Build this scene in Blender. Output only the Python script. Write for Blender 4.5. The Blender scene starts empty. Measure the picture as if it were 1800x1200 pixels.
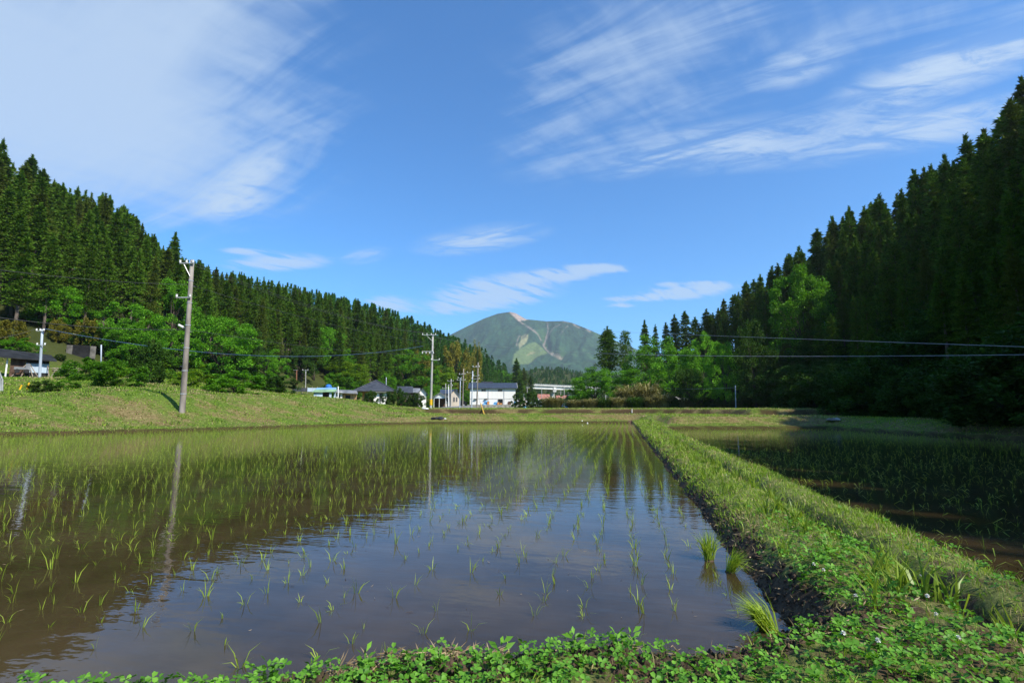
import bpy, math, random
import numpy as np
from mathutils import Vector, Euler, Matrix

# ---------------------------------------------------------------- camera, sky, sun, exposure
SC = bpy.context.scene
COL = SC.collection
EYE = 1.25
PITCH = math.radians(7.5)
YAW = math.radians(12.0)
SUN_AZ = 118.0      # degrees clockwise from +Y
SUN_EL = 45.0
SKY_STRENGTH = 0.106
SUN_STRENGTH = 5.0
EXPOSURE = 0.5

cam_data = bpy.data.cameras.new('camera')
cam_data.lens = 18.0
cam_data.sensor_width = 36.0
cam_data.clip_start = 0.05
cam_data.clip_end = 20000.0
cam = bpy.data.objects.new('camera', cam_data)
COL.objects.link(cam)
cam.location = (0, 0, EYE)
cam.rotation_euler = (math.pi / 2 + PITCH, 0, YAW)
SC.camera = cam


def ray(px, py):
    """direction (unit horizontal length) through a point of the 1800x1200 photograph"""
    x = px - 900.0
    z = 600.0 - py
    y = 900.0
    y2 = y * math.cos(PITCH) - z * math.sin(PITCH)
    z2 = y * math.sin(PITCH) + z * math.cos(PITCH)
    X = x * math.cos(YAW) - y2 * math.sin(YAW)
    Y = x * math.sin(YAW) + y2 * math.cos(YAW)
    return np.array([X, Y, z2]) / math.hypot(X, Y)


def at(px, py, d):
    return np.array([0, 0, EYE]) + ray(px, py) * d


def project(X, Y, Z):
    Z = Z - EYE
    x = X * math.cos(YAW) + Y * math.sin(YAW)
    y = -X * math.sin(YAW) + Y * math.cos(YAW)
    f = y * math.cos(PITCH) + Z * math.sin(PITCH)
    u = -y * math.sin(PITCH) + Z * math.cos(PITCH)
    return 900 + 900 * x / f, 600 - 900 * u / f, f


def build_world():
    w = bpy.data.worlds.new('World')
    SC.world = w
    w.use_nodes = True
    nt = w.node_tree
    nt.nodes.clear()
    N, L = nt.nodes, nt.links

    def math_node(op, a, b=None, clamp=False):
        n = N.new('ShaderNodeMath')
        n.operation = op
        n.use_clamp = clamp
        for i, v in enumerate((a, b)):
            if v is None:
                continue
            if isinstance(v, (int, float)):
                n.inputs[i].default_value = v
            else:
                L.new(v, n.inputs[i])
        return n.outputs[0]

    sky = N.new('ShaderNodeTexSky')
    sky.sky_type = 'NISHITA'
    sky.sun_disc = False
    sky.sun_elevation = math.radians(SUN_EL)
    sky.sun_rotation = math.radians(SUN_AZ)
    sky.air_density = 1.0
    sky.dust_density = 0.25
    sky.ozone_density = 3.0
    tint = N.new('ShaderNodeMix')
    tint.data_type = 'RGBA'
    tint.blend_type = 'MULTIPLY'
    tint.inputs['Factor'].default_value = 1.0
    tint.inputs['B'].default_value = (0.47, 1.05, 1.50, 1)
    L.new(sky.outputs[0], tint.inputs['A'])
    bg = N.new('ShaderNodeBackground')
    L.new(tint.outputs['Result'], bg.inputs['Color'])
    bg.inputs['Strength'].default_value = SKY_STRENGTH

    tc = N.new('ShaderNodeTexCoord')
    sep = N.new('ShaderNodeSeparateXYZ')
    L.new(tc.outputs['Generated'], sep.inputs[0])
    ZO = 0.12
    zc = math_node('ADD', math_node('MAXIMUM', sep.outputs[2], 0.0), ZO)
    comb = N.new('ShaderNodeCombineXYZ')
    L.new(math_node('DIVIDE', sep.outputs[0], zc), comb.inputs[0])
    L.new(math_node('DIVIDE', sep.outputs[1], zc), comb.inputs[1])
    P = comb.outputs[0]

    def plane(px, py):
        r = ray(px, py)
        r = r / np.linalg.norm(r)
        return np.array([r[0], r[1]]) / (max(r[2], 0) + ZO)

    def mapping(vec, loc=(0, 0, 0), rot=0.0, scale=(1, 1, 1), kind='TEXTURE'):
        n = N.new('ShaderNodeMapping')
        n.vector_type = kind
        n.inputs['Location'].default_value = loc
        n.inputs['Rotation'].default_value = (0, 0, rot)
        n.inputs['Scale'].default_value = scale
        L.new(vec, n.inputs['Vector'])
        return n.outputs[0]

    def noise(vec, scale, detail, rough, dist):
        n = N.new('ShaderNodeTexNoise')
        n.inputs['Scale'].default_value = scale
        n.inputs['Detail'].default_value = detail
        n.inputs['Roughness'].default_value = rough
        n.inputs['Distortion'].default_value = dist
        L.new(vec, n.inputs['Vector'])
        return n.outputs[0]

    def ramp(v, lo, hi):
        n = N.new('ShaderNodeMapRange')
        n.interpolation_type = 'SMOOTHSTEP'
        n.inputs['From Min'].default_value = lo
        n.inputs['From Max'].default_value = hi
        L.new(v, n.inputs['Value'])
        return n.outputs[0]

    def blob(c, e1, e2, power=1.0):
        pc = plane(*c)
        a = plane(*e1) - pc
        b = plane(*e2) - pc
        rot = math.atan2(a[1], a[0])
        u = np.array([-math.sin(rot), math.cos(rot)])
        m = mapping(P, (pc[0], pc[1], 0), rot, (max(np.linalg.norm(a), 1e-3), max(abs(b @ u), 1e-3), 1))
        ln = N.new('ShaderNodeVectorMath')
        ln.operation = 'LENGTH'
        L.new(m, ln.inputs[0])
        sq = math_node('MULTIPLY', ln.outputs['Value'], ln.outputs['Value'])
        return math_node('EXPONENT', math_node('MULTIPLY', sq, -power))

    # wisps stretched along one wind direction
    wind = math.radians(-18.0)
    st = mapping(P, (0, 0, 0), wind, (1.35, 0.26, 1))
    fine = noise(st, 1.7, 9, 0.62, 0.8)
    broad = noise(mapping(P, (3.1, 1.7, 0), wind, (1.6, 0.6, 1)), 1.1, 5, 0.55, 0.5)
    rip = noise(mapping(P, (1.3, 0.2, 0), wind + 1.3, (0.55, 0.16, 1)), 2.2, 6, 0.55, 0.35)

    def total(lst):
        t = lst[0]
        for x in lst[1:]:
            t = math_node('ADD', t, x)
        return t

    veil = total([
        math_node('MULTIPLY', blob((130, 190), (470, 50), (370, 380), 1.5), 1.25),
        math_node('MULTIPLY', blob((-250, 100), (250, 0), (-250, 480), 1.5), 1.0),
        math_node('MULTIPLY', blob((330, 20), (620, -60), (420, 160), 1.8), 0.75),
        math_node('MULTIPLY', blob((1130, 120), (1480, -80), (1220, 245), 1.5), 0.62),
        math_node('MULTIPLY', blob((1010, 250), (1260, 130), (1060, 330), 1.5), 0.36),
        math_node('MULTIPLY', blob((1560, 60), (1900, -60), (1600, 130), 1.8), 0.40),
    ])
    streak = total([
        math_node('MULTIPLY', blob((1690, 110), (1900, 30), (1702, 145)), 1.1),
        math_node('MULTIPLY', blob((1640, 216), (1800, 192), (1645, 240)), 0.8),
        math_node('MULTIPLY', blob((1240, 262), (1420, 232), (1246, 290)), 0.7),
        math_node('MULTIPLY', blob((1400, 120), (1470, 100), (1405, 145)), 0.60),
        math_node('MULTIPLY', blob((1480, 262), (1700, 240), (1484, 290)), 0.30),
        math_node('MULTIPLY', blob((430, 320), (490, 268), (450, 345), 1.6), 0.85),
        math_node('MULTIPLY', blob((405, 360), (470, 345), (408, 384), 1.6), 0.75),
        math_node('MULTIPLY', blob((840, 422), (930, 408), (844, 440)), 0.62),
        math_node('MULTIPLY', blob((640, 450), (668, 440), (642, 462)), 0.60),
    ])
    puff = total([
        math_node('MULTIPLY', blob((870, 516), (960, 500), (874, 540)), 1.25),
        math_node('MULTIPLY', blob((800, 540), (850, 530), (802, 552)), 0.7),
        math_node('MULTIPLY', blob((980, 484), (1040, 482), (980, 493)), 1.05),
        math_node('MULTIPLY', blob((1055, 471), (1105, 473), (1055, 478)), 1.15),
        math_node('MULTIPLY', blob((1195, 515), (1262, 512), (1195, 526)), 1.05),
        math_node('MULTIPLY', blob((1245, 503), (1285, 503), (1245, 510)), 1.05),
        math_node('MULTIPLY', blob((1110, 525), (1160, 524), (1110, 530)), 0.8),
        math_node('MULTIPLY', blob((1090, 537), (1115, 537), (1090, 541)), 0.8),
        math_node('MULTIPLY', blob((490, 462), (570, 456), (490, 476)), 1.0),
        math_node('MULTIPLY', blob((430, 441), (470, 441), (430, 447)), 0.8),
        math_node('MULTIPLY', blob((685, 536), (720, 534), (685, 550)), 1.0),
        math_node('MULTIPLY', blob((1205, 498), (1255, 497), (1205, 502)), 0.7),
    ])
    # the rest of the sky, behind the camera, carries the same thin cirrus
    far_veil = math_node('MULTIPLY', ramp(sep.outputs[1], 0.25, -0.35), 0.25)
    veil = math_node('MAXIMUM', math_node('SUBTRACT', veil, 0.08), 0.0)
    streak = math_node('MAXIMUM', math_node('SUBTRACT', streak, 0.06), 0.0)
    torn = math_node('ADD', math_node('ADD', veil, far_veil), math_node('ADD', math_node('MULTIPLY', math_node('SUBTRACT', fine, 0.5), 2.1), math_node('ADD', math_node('MULTIPLY', math_node('SUBTRACT', broad, 0.5), 0.35), math_node('MULTIPLY', math_node('SUBTRACT', rip, 0.5), 0.8))))
    v1 = math_node('MULTIPLY', ramp(torn, 0.06, 1.85), math_node('MULTIPLY', ramp(math_node('ADD', veil, far_veil), 0.0, 0.35), 1.25))
    wisp = noise(mapping(P, (0.7, 0.4, 0), wind + 0.5, (0.9, 0.35, 1)), 4.5, 8, 0.66, 1.2)
    v2 = math_node('MULTIPLY', streak, math_node('ADD', math_node('MULTIPLY', math_node('MULTIPLY', ramp(fine, 0.36, 0.62), ramp(wisp, 0.30, 0.64)), 2.3), 0.14))
    v3 = math_node('MULTIPLY', ramp(math_node('MULTIPLY', puff, math_node('ADD', ramp(rip, 0.30, 0.62), 0.25)), 0.12, 0.95), 0.95)
    dens = math_node('MULTIPLY', math_node('SUBTRACT', 1.0, math_node('EXPONENT', math_node('MULTIPLY', total([v1, v2, v3]), -1.45))), 0.93)

    cl = N.new('ShaderNodeBackground')
    cl.inputs['Color'].default_value = (0.64, 0.80, 1.0, 1)
    cl.inputs['Strength'].default_value = 0.66
    mix = N.new('ShaderNodeMixShader')
    L.new(dens, mix.inputs[0])
    L.new(bg.outputs[0], mix.inputs[1])
    L.new(cl.outputs[0], mix.inputs[2])
    out = N.new('ShaderNodeOutputWorld')
    L.new(mix.outputs[0], out.inputs['Surface'])


build_world()

sun_data = bpy.data.lights.new('sun', 'SUN')
sun_data.energy = SUN_STRENGTH
sun_data.angle = math.radians(0.5)
sun_data.color = (1.0, 0.94, 0.83)
sun = bpy.data.objects.new('sun', sun_data)
COL.objects.link(sun)
_az, _el = math.radians(SUN_AZ), math.radians(SUN_EL)
TO_SUN = Vector((math.cos(_el) * math.sin(_az), math.cos(_el) * math.cos(_az), math.sin(_el)))
sun.rotation_euler = TO_SUN.to_track_quat('Z', 'Y').to_euler()
sun.location = TO_SUN * 200

SC.view_settings.view_transform = 'Standard'
SC.view_settings.look = 'None'
SC.view_settings.exposure = EXPOSURE
SC.view_settings.gamma = 1.0
SC.view_settings.use_curve_mapping = False
SC.render.engine = 'CYCLES'
cy = SC.cycles
cy.max_bounces = 6
cy.diffuse_bounces = 2
cy.glossy_bounces = 3
cy.transmission_bounces = 3
cy.transparent_max_bounces = 4
cy.volume_bounces = 0
cy.sample_clamp_indirect = 4.0
cy.use_denoising = True
cy.caustics_reflective = False
cy.caustics_refractive = False

rng = np.random.default_rng(20)
random.seed(20)

# ---------------------------------------------------------------- small helpers


def tag(o, label=None, cat=None, group=None, kind=None):
    if label:
        o['label'] = label
    if cat:
        o['category'] = cat
    if group:
        o['group'] = group
    if kind:
        o['kind'] = kind
    return o


def empty(name, loc=(0, 0, 0), rz=0.0):
    o = bpy.data.objects.new(name, None)
    COL.objects.link(o)
    o.location = loc
    o.rotation_euler = (0, 0, rz)
    o.empty_display_size = 0.2
    return o


def np_mesh(name, verts, faces, mats, midx=None, smooth=False, attr=None):
    """verts (N,3); faces (M,3) or (M,4)"""
    verts = np.ascontiguousarray(verts, dtype=np.float32)
    faces = np.ascontiguousarray(faces, dtype=np.int32)
    me = bpy.data.meshes.new(name)
    k = faces.shape[1]
    me.vertices.add(len(verts))
    me.vertices.foreach_set('co', verts.ravel())
    me.loops.add(faces.size)
    me.loops.foreach_set('vertex_index', faces.ravel())
    me.polygons.add(len(faces))
    me.polygons.foreach_set('loop_start', np.arange(0, faces.size, k, dtype=np.int32))
    if midx is not None:
        me.polygons.foreach_set('material_index', np.ascontiguousarray(midx, dtype=np.int32))
    if smooth:
        me.polygons.foreach_set('use_smooth', np.ones(len(faces), dtype=bool))
    if not isinstance(mats, (list, tuple)):
        mats = [mats]
    for m in mats:
        me.materials.append(m)
    if attr is not None:
        for an, av in attr.items():
            av = np.asarray(av, dtype=np.float32)
            if av.ndim == 1:
                a = me.attributes.new(an, 'FLOAT', 'POINT')
                a.data.foreach_set('value', av)
            else:
                a = me.attributes.new(an, 'FLOAT_COLOR', 'POINT')
                if av.shape[1] == 3:
                    av = np.concatenate([av, np.ones((len(av), 1), np.float32)], 1)
                a.data.foreach_set('color', np.ascontiguousarray(av).ravel())
    me.update()
    me.validate()
    return me


def link(name, me, parent=None):
    o = bpy.data.objects.new(name, me)
    COL.objects.link(o)
    if parent is not None:
        o.parent = parent
    return o


class MB:
    """collects boxes, bars, prisms into one mesh"""

    def __init__(self):
        self.v, self.f = [], []

    def add(self, vs, fs):
        b = len(self.v)
        self.v += [tuple(map(float, p)) for p in vs]
        self.f += [tuple(b + i for i in f) for f in fs]
        return self

    def box(self, x0, x1, y0, y1, z0, z1):
        vs = [(x0, y0, z0), (x1, y0, z0), (x1, y1, z0), (x0, y1, z0), (x0, y0, z1), (x1, y0, z1), (x1, y1, z1), (x0, y1, z1)]
        return self.add(vs, [(0, 3, 2, 1), (4, 5, 6, 7), (0, 1, 5, 4), (1, 2, 6, 5), (2, 3, 7, 6), (3, 0, 4, 7)])

    def tube(self, pts, radii, n=8, cap=True):
        pts = [Vector(p) for p in pts]
        if not isinstance(radii, (list, tuple)):
            radii = [radii] * len(pts)
        b = len(self.v)
        for i, p in enumerate(pts):
            t = (pts[min(i + 1, len(pts) - 1)] - pts[max(i - 1, 0)]).normalized()
            a = t.cross(Vector((0, 0, 1)))
            if a.length < 1e-3:
                a = Vector((1, 0, 0))
            a.normalize()
            c = t.cross(a).normalized()
            for k in range(n):
                an = 2 * math.pi * k / n
                q = p + (a * math.cos(an) + c * math.sin(an)) * radii[i]
                self.v.append(tuple(q))
        for i in range(len(pts) - 1):
            for k in range(n):
                k2 = (k + 1) % n
                self.f.append((b + i * n + k, b + i * n + k2, b + (i + 1) * n + k2, b + (i + 1) * n + k))
        if cap:
            self.f.append(tuple(b + k for k in range(n))[::-1])
            e = b + (len(pts) - 1) * n
            self.f.append(tuple(e + k for k in range(n)))
        return self

    def extrude_y(self, prof, y0, y1):
        """profile [(x,z)...] counter-clockwise seen from -y"""
        n = len(prof)
        vs = [(x, y0, z) for x, z in prof] + [(x, y1, z) for x, z in prof]
        fs = [tuple(range(n)), tuple(range(2 * n - 1, n - 1, -1))]
        for i in range(n):
            j = (i + 1) % n
            fs.append((j, i, n + i, n + j))
        return self.add(vs, fs)

    def extrude_x(self, prof, x0, x1):
        n = len(prof)
        vs = [(x0, y, z) for y, z in prof] + [(x1, y, z) for y, z in prof]
        fs = [tuple(range(n))[::-1], tuple(range(n, 2 * n))]
        for i in range(n):
            j = (i + 1) % n
            fs.append((i, j, n + j, n + i))
        return self.add(vs, fs)

    def dome(self, c, r, n=10, m=5, squash=1.0, low=0.0):
        b = len(self.v)
        for i in range(m):
            a = low + (math.pi / 2 - low) * i / m
            for k in range(n):
                p = 2 * math.pi * k / n
                self.v.append((c[0] + r * math.cos(a) * math.cos(p), c[1] + r * math.cos(a) * math.sin(p), c[2] + r * squash * math.sin(a)))
        self.v.append((c[0], c[1], c[2] + r * squash))
        for i in range(m - 1):
            for k in range(n):
                k2 = (k + 1) % n
                self.f.append((b + i * n + k, b + i * n + k2, b + (i + 1) * n + k2, b + (i + 1) * n + k))
        t = b + m * n
        for k in range(n):
            self.f.append((b + (m - 1) * n + k, b + (m - 1) * n + (k + 1) % n, t))
        return self

    def build(self, name, mat, parent=None, smooth=False):
        me = bpy.data.meshes.new(name)
        me.from_pydata(self.v, [], self.f)
        me.materials.append(mat)
        if smooth:
            me.polygons.foreach_set('use_smooth', np.ones(len(self.f), dtype=bool))
        me.update()
        return link(name, me, parent)


def copy_tree(o, parent=None):
    c = o.copy()
    COL.objects.link(c)
    if parent is not None:
        c.parent = parent
    for ch in list(o.children):
        copy_tree(ch, c)
    return c


_perm = rng.permutation(4096)


def vnoise(x, y, seed=0):
    x = np.asarray(x, float) + seed * 17.37
    y = np.asarray(y, float) + seed * 9.11
    xi, yi = np.floor(x).astype(int), np.floor(y).astype(int)
    fx, fy = x - xi, y - yi
    fx = fx * fx * (3 - 2 * fx)
    fy = fy * fy * (3 - 2 * fy)

    def h(a, b):
        return _perm[(_perm[a & 4095] + b) & 4095] / 4095.0
    a = h(xi, yi) * (1 - fx) + h(xi + 1, yi) * fx
    b = h(xi, yi + 1) * (1 - fx) + h(xi + 1, yi + 1) * fx
    return (a * (1 - fy) + b * fy) * 2 - 1


def fbm(x, y, oct=4, seed=0):
    s, a = 0, 1.0
    t = 0
    for i in range(oct):
        s = s + a * vnoise(x * 2 ** i, y * 2 ** i, seed + i)
        t += a
        a *= 0.5
    return s / t


def sstep(a, b, x):
    t = np.clip((np.asarray(x, float) - a) / (b - a), 0, 1)
    return t * t * (3 - 2 * t)


# ---------------------------------------------------------------- materials


class NT:
    def __init__(self, name):
        self.m = bpy.data.materials.new(name)
        self.m.use_nodes = True
        self.t = self.m.node_tree
        self.N, self.L = self.t.nodes, self.t.links
        self.bsdf = self.N['Principled BSDF']
        self.out = self.N['Material Output']

    def new(self, kind, **kw):
        n = self.N.new(kind)
        for k, v in kw.items():
            setattr(n, k, v)
        return n

    def put(self, sock, v):
        if isinstance(v, bpy.types.NodeSocket):
            self.L.new(v, sock)
        elif isinstance(v, tuple) and len(v) == 3 and sock.type == 'RGBA':
            sock.default_value = (*v, 1)
        else:
            sock.default_value = v

    def coord(self, scale=(1, 1, 1), kind='Object'):
        tc = self.new('ShaderNodeTexCoord')
        mp = self.new('ShaderNodeMapping')
        mp.inputs['Scale'].default_value = scale
        self.L.new(tc.outputs[kind], mp.inputs['Vector'])
        return mp.outputs[0]

    def noise(self, vec, scale, detail=4, rough=0.55, dist=0.0):
        n = self.new('ShaderNodeTexNoise')
        n.inputs['Scale'].default_value = scale
        n.inputs['Detail'].default_value = detail
        n.inputs['Roughness'].default_value = rough
        n.inputs['Distortion'].default_value = dist
        if vec is not None:
            self.L.new(vec, n.inputs['Vector'])
        return n.outputs[0]

    def ramp(self, v, lo, hi, a=0.0, b=1.0):
        n = self.new('ShaderNodeMapRange')
        n.interpolation_type = 'SMOOTHSTEP'
        n.inputs['From Min'].default_value = lo
        n.inputs['From Max'].default_value = hi
        n.inputs['To Min'].default_value = a
        n.inputs['To Max'].default_value = b
        self.L.new(v, n.inputs['Value'])
        return n.outputs[0]

    def math(self, op, a, b=0.0):
        n = self.new('ShaderNodeMath', operation=op)
        self.put(n.inputs[0], a)
        self.put(n.inputs[1], b)
        return n.outputs[0]

    def mix(self, fac, a, b, mode='MIX'):
        n = self.new('ShaderNodeMix', data_type='RGBA', blend_type=mode)
        self.put(n.inputs['Factor'], fac)
        self.put(n.inputs['A'], a)
        self.put(n.inputs['B'], b)
        return n.outputs['Result']

    def attr(self, name):
        n = self.new('ShaderNodeAttribute', attribute_name=name)
        return n

    def bump(self, h, strength=0.3, dist=0.05):
        n = self.new('ShaderNodeBump')
        n.inputs['Strength'].default_value = strength
        n.inputs['Distance'].default_value = dist
        self.L.new(h, n.inputs['Height'])
        self.L.new(n.outputs[0], self.bsdf.inputs['Normal'])

    def set(self, color=None, rough=None, spec=None, metal=None):
        if color is not None:
            self.put(self.bsdf.inputs['Base Color'], color)
        if rough is not None:
            self.put(self.bsdf.inputs['Roughness'], rough)
        if spec is not None:
            self.put(self.bsdf.inputs['Specular IOR Level'], spec)
        if metal is not None:
            self.put(self.bsdf.inputs['Metallic'], metal)
        return self


def plain(name, color, rough=0.6, vary=0.18, scale=3.0, metal=0.0, bump=0.0, streak=False):
    n = NT(name)
    co = n.coord((1, 1, 0.25) if streak else (1, 1, 1))
    f = n.noise(co, scale, 5, 0.6)
    c2 = tuple(c * (1 - 2 * vary) for c in color)
    c3 = tuple(min(1, c * (1 + vary)) for c in color)
    n.set(n.mix(n.ramp(f, 0.3, 0.7), c2, c3), rough, 0.3, metal)
    if bump:
        n.bump(n.noise(co, scale * 6, 4), bump, 0.02)
    return n.m


def foliage(name, dark, light, trans=0.25, rough=0.55, object_vary=0.35, warm=None, spec=0.25):
    n = NT(name)
    geo = n.new('ShaderNodeNewGeometry')
    oi = n.new('ShaderNodeObjectInfo')
    base = n.mix(geo.outputs['Random Per Island'], dark, light)
    if warm is not None:
        co = n.coord((1, 1, 1))
        f = n.ramp(n.noise(co, 0.9, 3), 0.52, 0.74)
        base = n.mix(f, base, warm)
    if warm is not None:
        base = n.mix(n.ramp(oi.outputs['Random'], 0.72, 0.92, 0.0, 0.6), base, warm)
    k = n.math('ADD', n.math('MULTIPLY', n.math('FRACT', n.math('MULTIPLY', oi.outputs['Random'], 7.31)), object_vary), 1.0 - object_vary * 0.5)
    cb = n.new('ShaderNodeCombineColor')
    n.L.new(k, cb.inputs[0])
    n.L.new(k, cb.inputs[1])
    n.L.new(k, cb.inputs[2])
    col = n.mix(1.0, base, cb.outputs[0], 'MULTIPLY')
    n.set(col, rough, spec)
    if trans > 0:
        tr = n.new('ShaderNodeBsdfTranslucent')
        warmc = n.mix(1.0, col, (1.25, 1.25, 0.55), 'MULTIPLY')
        n.L.new(warmc, tr.inputs['Color'])
        mx = n.new('ShaderNodeMixShader')
        mx.inputs[0].default_value = trans
        n.L.new(n.bsdf.outputs[0], mx.inputs[1])
        n.L.new(tr.outputs[0], mx.inputs[2])
        n.L.new(mx.outputs[0], n.out.inputs['Surface'])
    return n.m


M = {}
M['cedar'] = foliage('cedar_foliage', (0.024, 0.068, 0.004), (0.105, 0.20, 0.014), 0.10, 0.65, 0.45, warm=(0.085, 0.095, 0.014), spec=0.08)
M['cedar_far'] = foliage('far_cedar_foliage', (0.020, 0.072, 0.007), (0.075, 0.19, 0.018), 0.10, 0.65, 0.5, spec=0.08)
M['broad'] = foliage('broadleaf_foliage', (0.055, 0.17, 0.008), (0.17, 0.40, 0.025), 0.33, 0.55, 0.4, spec=0.12)
M['broad_yellow'] = foliage('yellowgreen_foliage', (0.10, 0.21, 0.008), (0.24, 0.38, 0.022), 0.28, 0.55, 0.3, spec=0.12)
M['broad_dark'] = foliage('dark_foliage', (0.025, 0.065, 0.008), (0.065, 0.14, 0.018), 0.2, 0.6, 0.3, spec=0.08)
M['bamboo'] = foliage('bamboo_foliage', (0.14, 0.14, 0.014), (0.30, 0.27, 0.045), 0.25, 0.5, 0.3, spec=0.1)
M['pampas'] = foliage('dry_grass_foliage', (0.13, 0.125, 0.045), (0.34, 0.31, 0.14), 0.2, 0.7, 0.4, spec=0.1)
M['rice'] = foliage('rice_leaf', (0.18, 0.30, 0.025), (0.38, 0.50, 0.065), 0.35, 0.45, 0.25)
M['grass'] = foliage('grass_blade', (0.11, 0.22, 0.014), (0.32, 0.46, 0.05), 0.35, 0.5, 0.0)
M['grass_dry'] = foliage('dry_grass_blade', (0.20, 0.16, 0.07), (0.46, 0.39, 0.19), 0.2, 0.7, 0.0)
M['clover'] = foliage('clover_leaf', (0.055, 0.18, 0.012), (0.17, 0.40, 0.04), 0.3, 0.5, 0.0)
M['lily'] = foliage('strap_leaf', (0.11, 0.21, 0.022), (0.26, 0.36, 0.05), 0.35, 0.4, 0.3)
M['straw'] = foliage('straw', (0.16, 0.11, 0.055), (0.40, 0.31, 0.19), 0.1, 0.8, 0.0)
M['petal'] = plain('white_petal', (0.75, 0.73, 0.70), 0.6, 0.1, 60)
M['bark'] = plain('cedar_bark', (0.16, 0.125, 0.10), 0.85, 0.3, 2.5, streak=True)
M['bark_dark'] = plain('dark_bark', (0.07, 0.055, 0.042), 0.85, 0.3, 2.5, streak=True)
M['pole_old'] = plain('weathered_pole', (0.27, 0.24, 0.21), 0.8, 0.25, 2.0, streak=True, bump=0.3)
M['pole_grey'] = plain('concrete_pole', (0.42, 0.41, 0.39), 0.7, 0.15, 2.0, streak=True)
M['pole_white'] = plain('pale_steel_pole', (0.42, 0.48, 0.56), 0.5, 0.10, 2.0, streak=True)
M['steel'] = plain('galvanised_steel', (0.50, 0.51, 0.52), 0.45, 0.12, 5, metal=0.4)
M['ceramic'] = plain('insulator_ceramic', (0.80, 0.79, 0.76), 0.25, 0.05, 5)
M['black'] = plain('black_rubber', (0.02, 0.02, 0.02), 0.6, 0.1, 5)
M['wire'] = plain('wire_black', (0.06, 0.06, 0.065), 0.5, 0.1, 1)
M['wire_blue'] = plain('wire_blue_sheath', (0.05, 0.10, 0.22), 0.5, 0.1, 1)
M['yellow'] = plain('yellow_guard', (0.78, 0.46, 0.02), 0.5, 0.12, 4)
M['white_wall'] = plain('white_plaster', (0.86, 0.84, 0.80), 0.7, 0.04, 0.6, streak=True)
M['beige_wall'] = plain('beige_siding', (0.66, 0.56, 0.45), 0.7, 0.10, 0.7, streak=True)
M['tan_wall'] = plain('ochre_wall', (0.62, 0.36, 0.15), 0.75, 0.15, 0.8)
M['brown_wood'] = plain('brown_boards', (0.13, 0.075, 0.05), 0.8, 0.3, 2.0, streak=True)
M['blue_sheet'] = plain('pale_blue_sheet', (0.46, 0.56, 0.66), 0.5, 0.12, 1.2, streak=True)
M['roof_dark'] = plain('dark_tile', (0.055, 0.060, 0.070), 0.5, 0.2, 1.5)
M['roof_blue'] = plain('blue_slate_roof', (0.050, 0.064, 0.090), 0.45, 0.2, 1.5)
M['roof_black'] = plain('black_sheet_roof', (0.030, 0.031, 0.034), 0.55, 0.3, 1.0)
M['roof_grey'] = plain('grey_sheet_roof', (0.22, 0.23, 0.24), 0.5, 0.2, 0.8)
M['roof_sky'] = plain('light_blue_roof', (0.22, 0.42, 0.60), 0.4, 0.12, 0.7)
M['roof_green'] = plain('faded_green_roof', (0.26, 0.42, 0.24), 0.45, 0.15, 0.7)
M['roof_red'] = plain('red_tile', (0.40, 0.17, 0.12), 0.65, 0.22, 1.0)
M['glass'] = plain('window_glass', (0.025, 0.030, 0.035), 0.08, 0.2, 0.8)
M['frame'] = plain('window_frame', (0.30, 0.29, 0.28), 0.5, 0.1, 3)
M['trim'] = plain('white_trim', (0.74, 0.74, 0.73), 0.55, 0.06, 3)
M['concrete'] = plain('concrete', (0.46, 0.45, 0.42), 0.8, 0.15, 0.6, bump=0.2)
M['girder'] = plain('white_girder', (0.66, 0.65, 0.61), 0.6, 0.10, 0.2)
M['block'] = plain('stone_block', (0.33, 0.31, 0.27), 0.85, 0.25, 1.6, bump=0.3)
M['stain'] = plain('black_stained_concrete', (0.014, 0.014, 0.015), 0.9, 0.3, 1.2)
M['old_concrete'] = plain('stained_concrete', (0.13, 0.12, 0.105), 0.85, 0.3, 1.2)
M['asphalt'] = plain('old_asphalt', (0.20, 0.20, 0.20), 0.85, 0.15, 1.2)
M['blue'] = plain('blue_tarp', (0.03, 0.17, 0.55), 0.45, 0.2, 2)
M['tarp_sky'] = plain('sky_blue_tarp', (0.16, 0.42, 0.70), 0.5, 0.2, 2)
M['orange'] = plain('orange_crate', (0.68, 0.30, 0.10), 0.6, 0.15, 2)
M['rust'] = plain('rusty_steel', (0.24, 0.11, 0.06), 0.8, 0.3, 3)
M['car_black'] = plain('car_paint_black', (0.015, 0.016, 0.02), 0.2, 0.1, 1)
M['car_white'] = plain('car_paint_white', (0.70, 0.70, 0.70), 0.25, 0.05, 1)
M['vinyl'] = plain('vinyl_cover', (0.30, 0.32, 0.32), 0.4, 0.15, 1.0)
M['cloth'] = plain('white_sheet', (0.78, 0.78, 0.78), 0.7, 0.08, 6)
M['rag'] = plain('black_sheet', (0.03, 0.03, 0.034), 0.6, 0.25, 4)
M['timber'] = plain('weathered_timber', (0.28, 0.23, 0.18), 0.85, 0.3, 3, streak=True)


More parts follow.
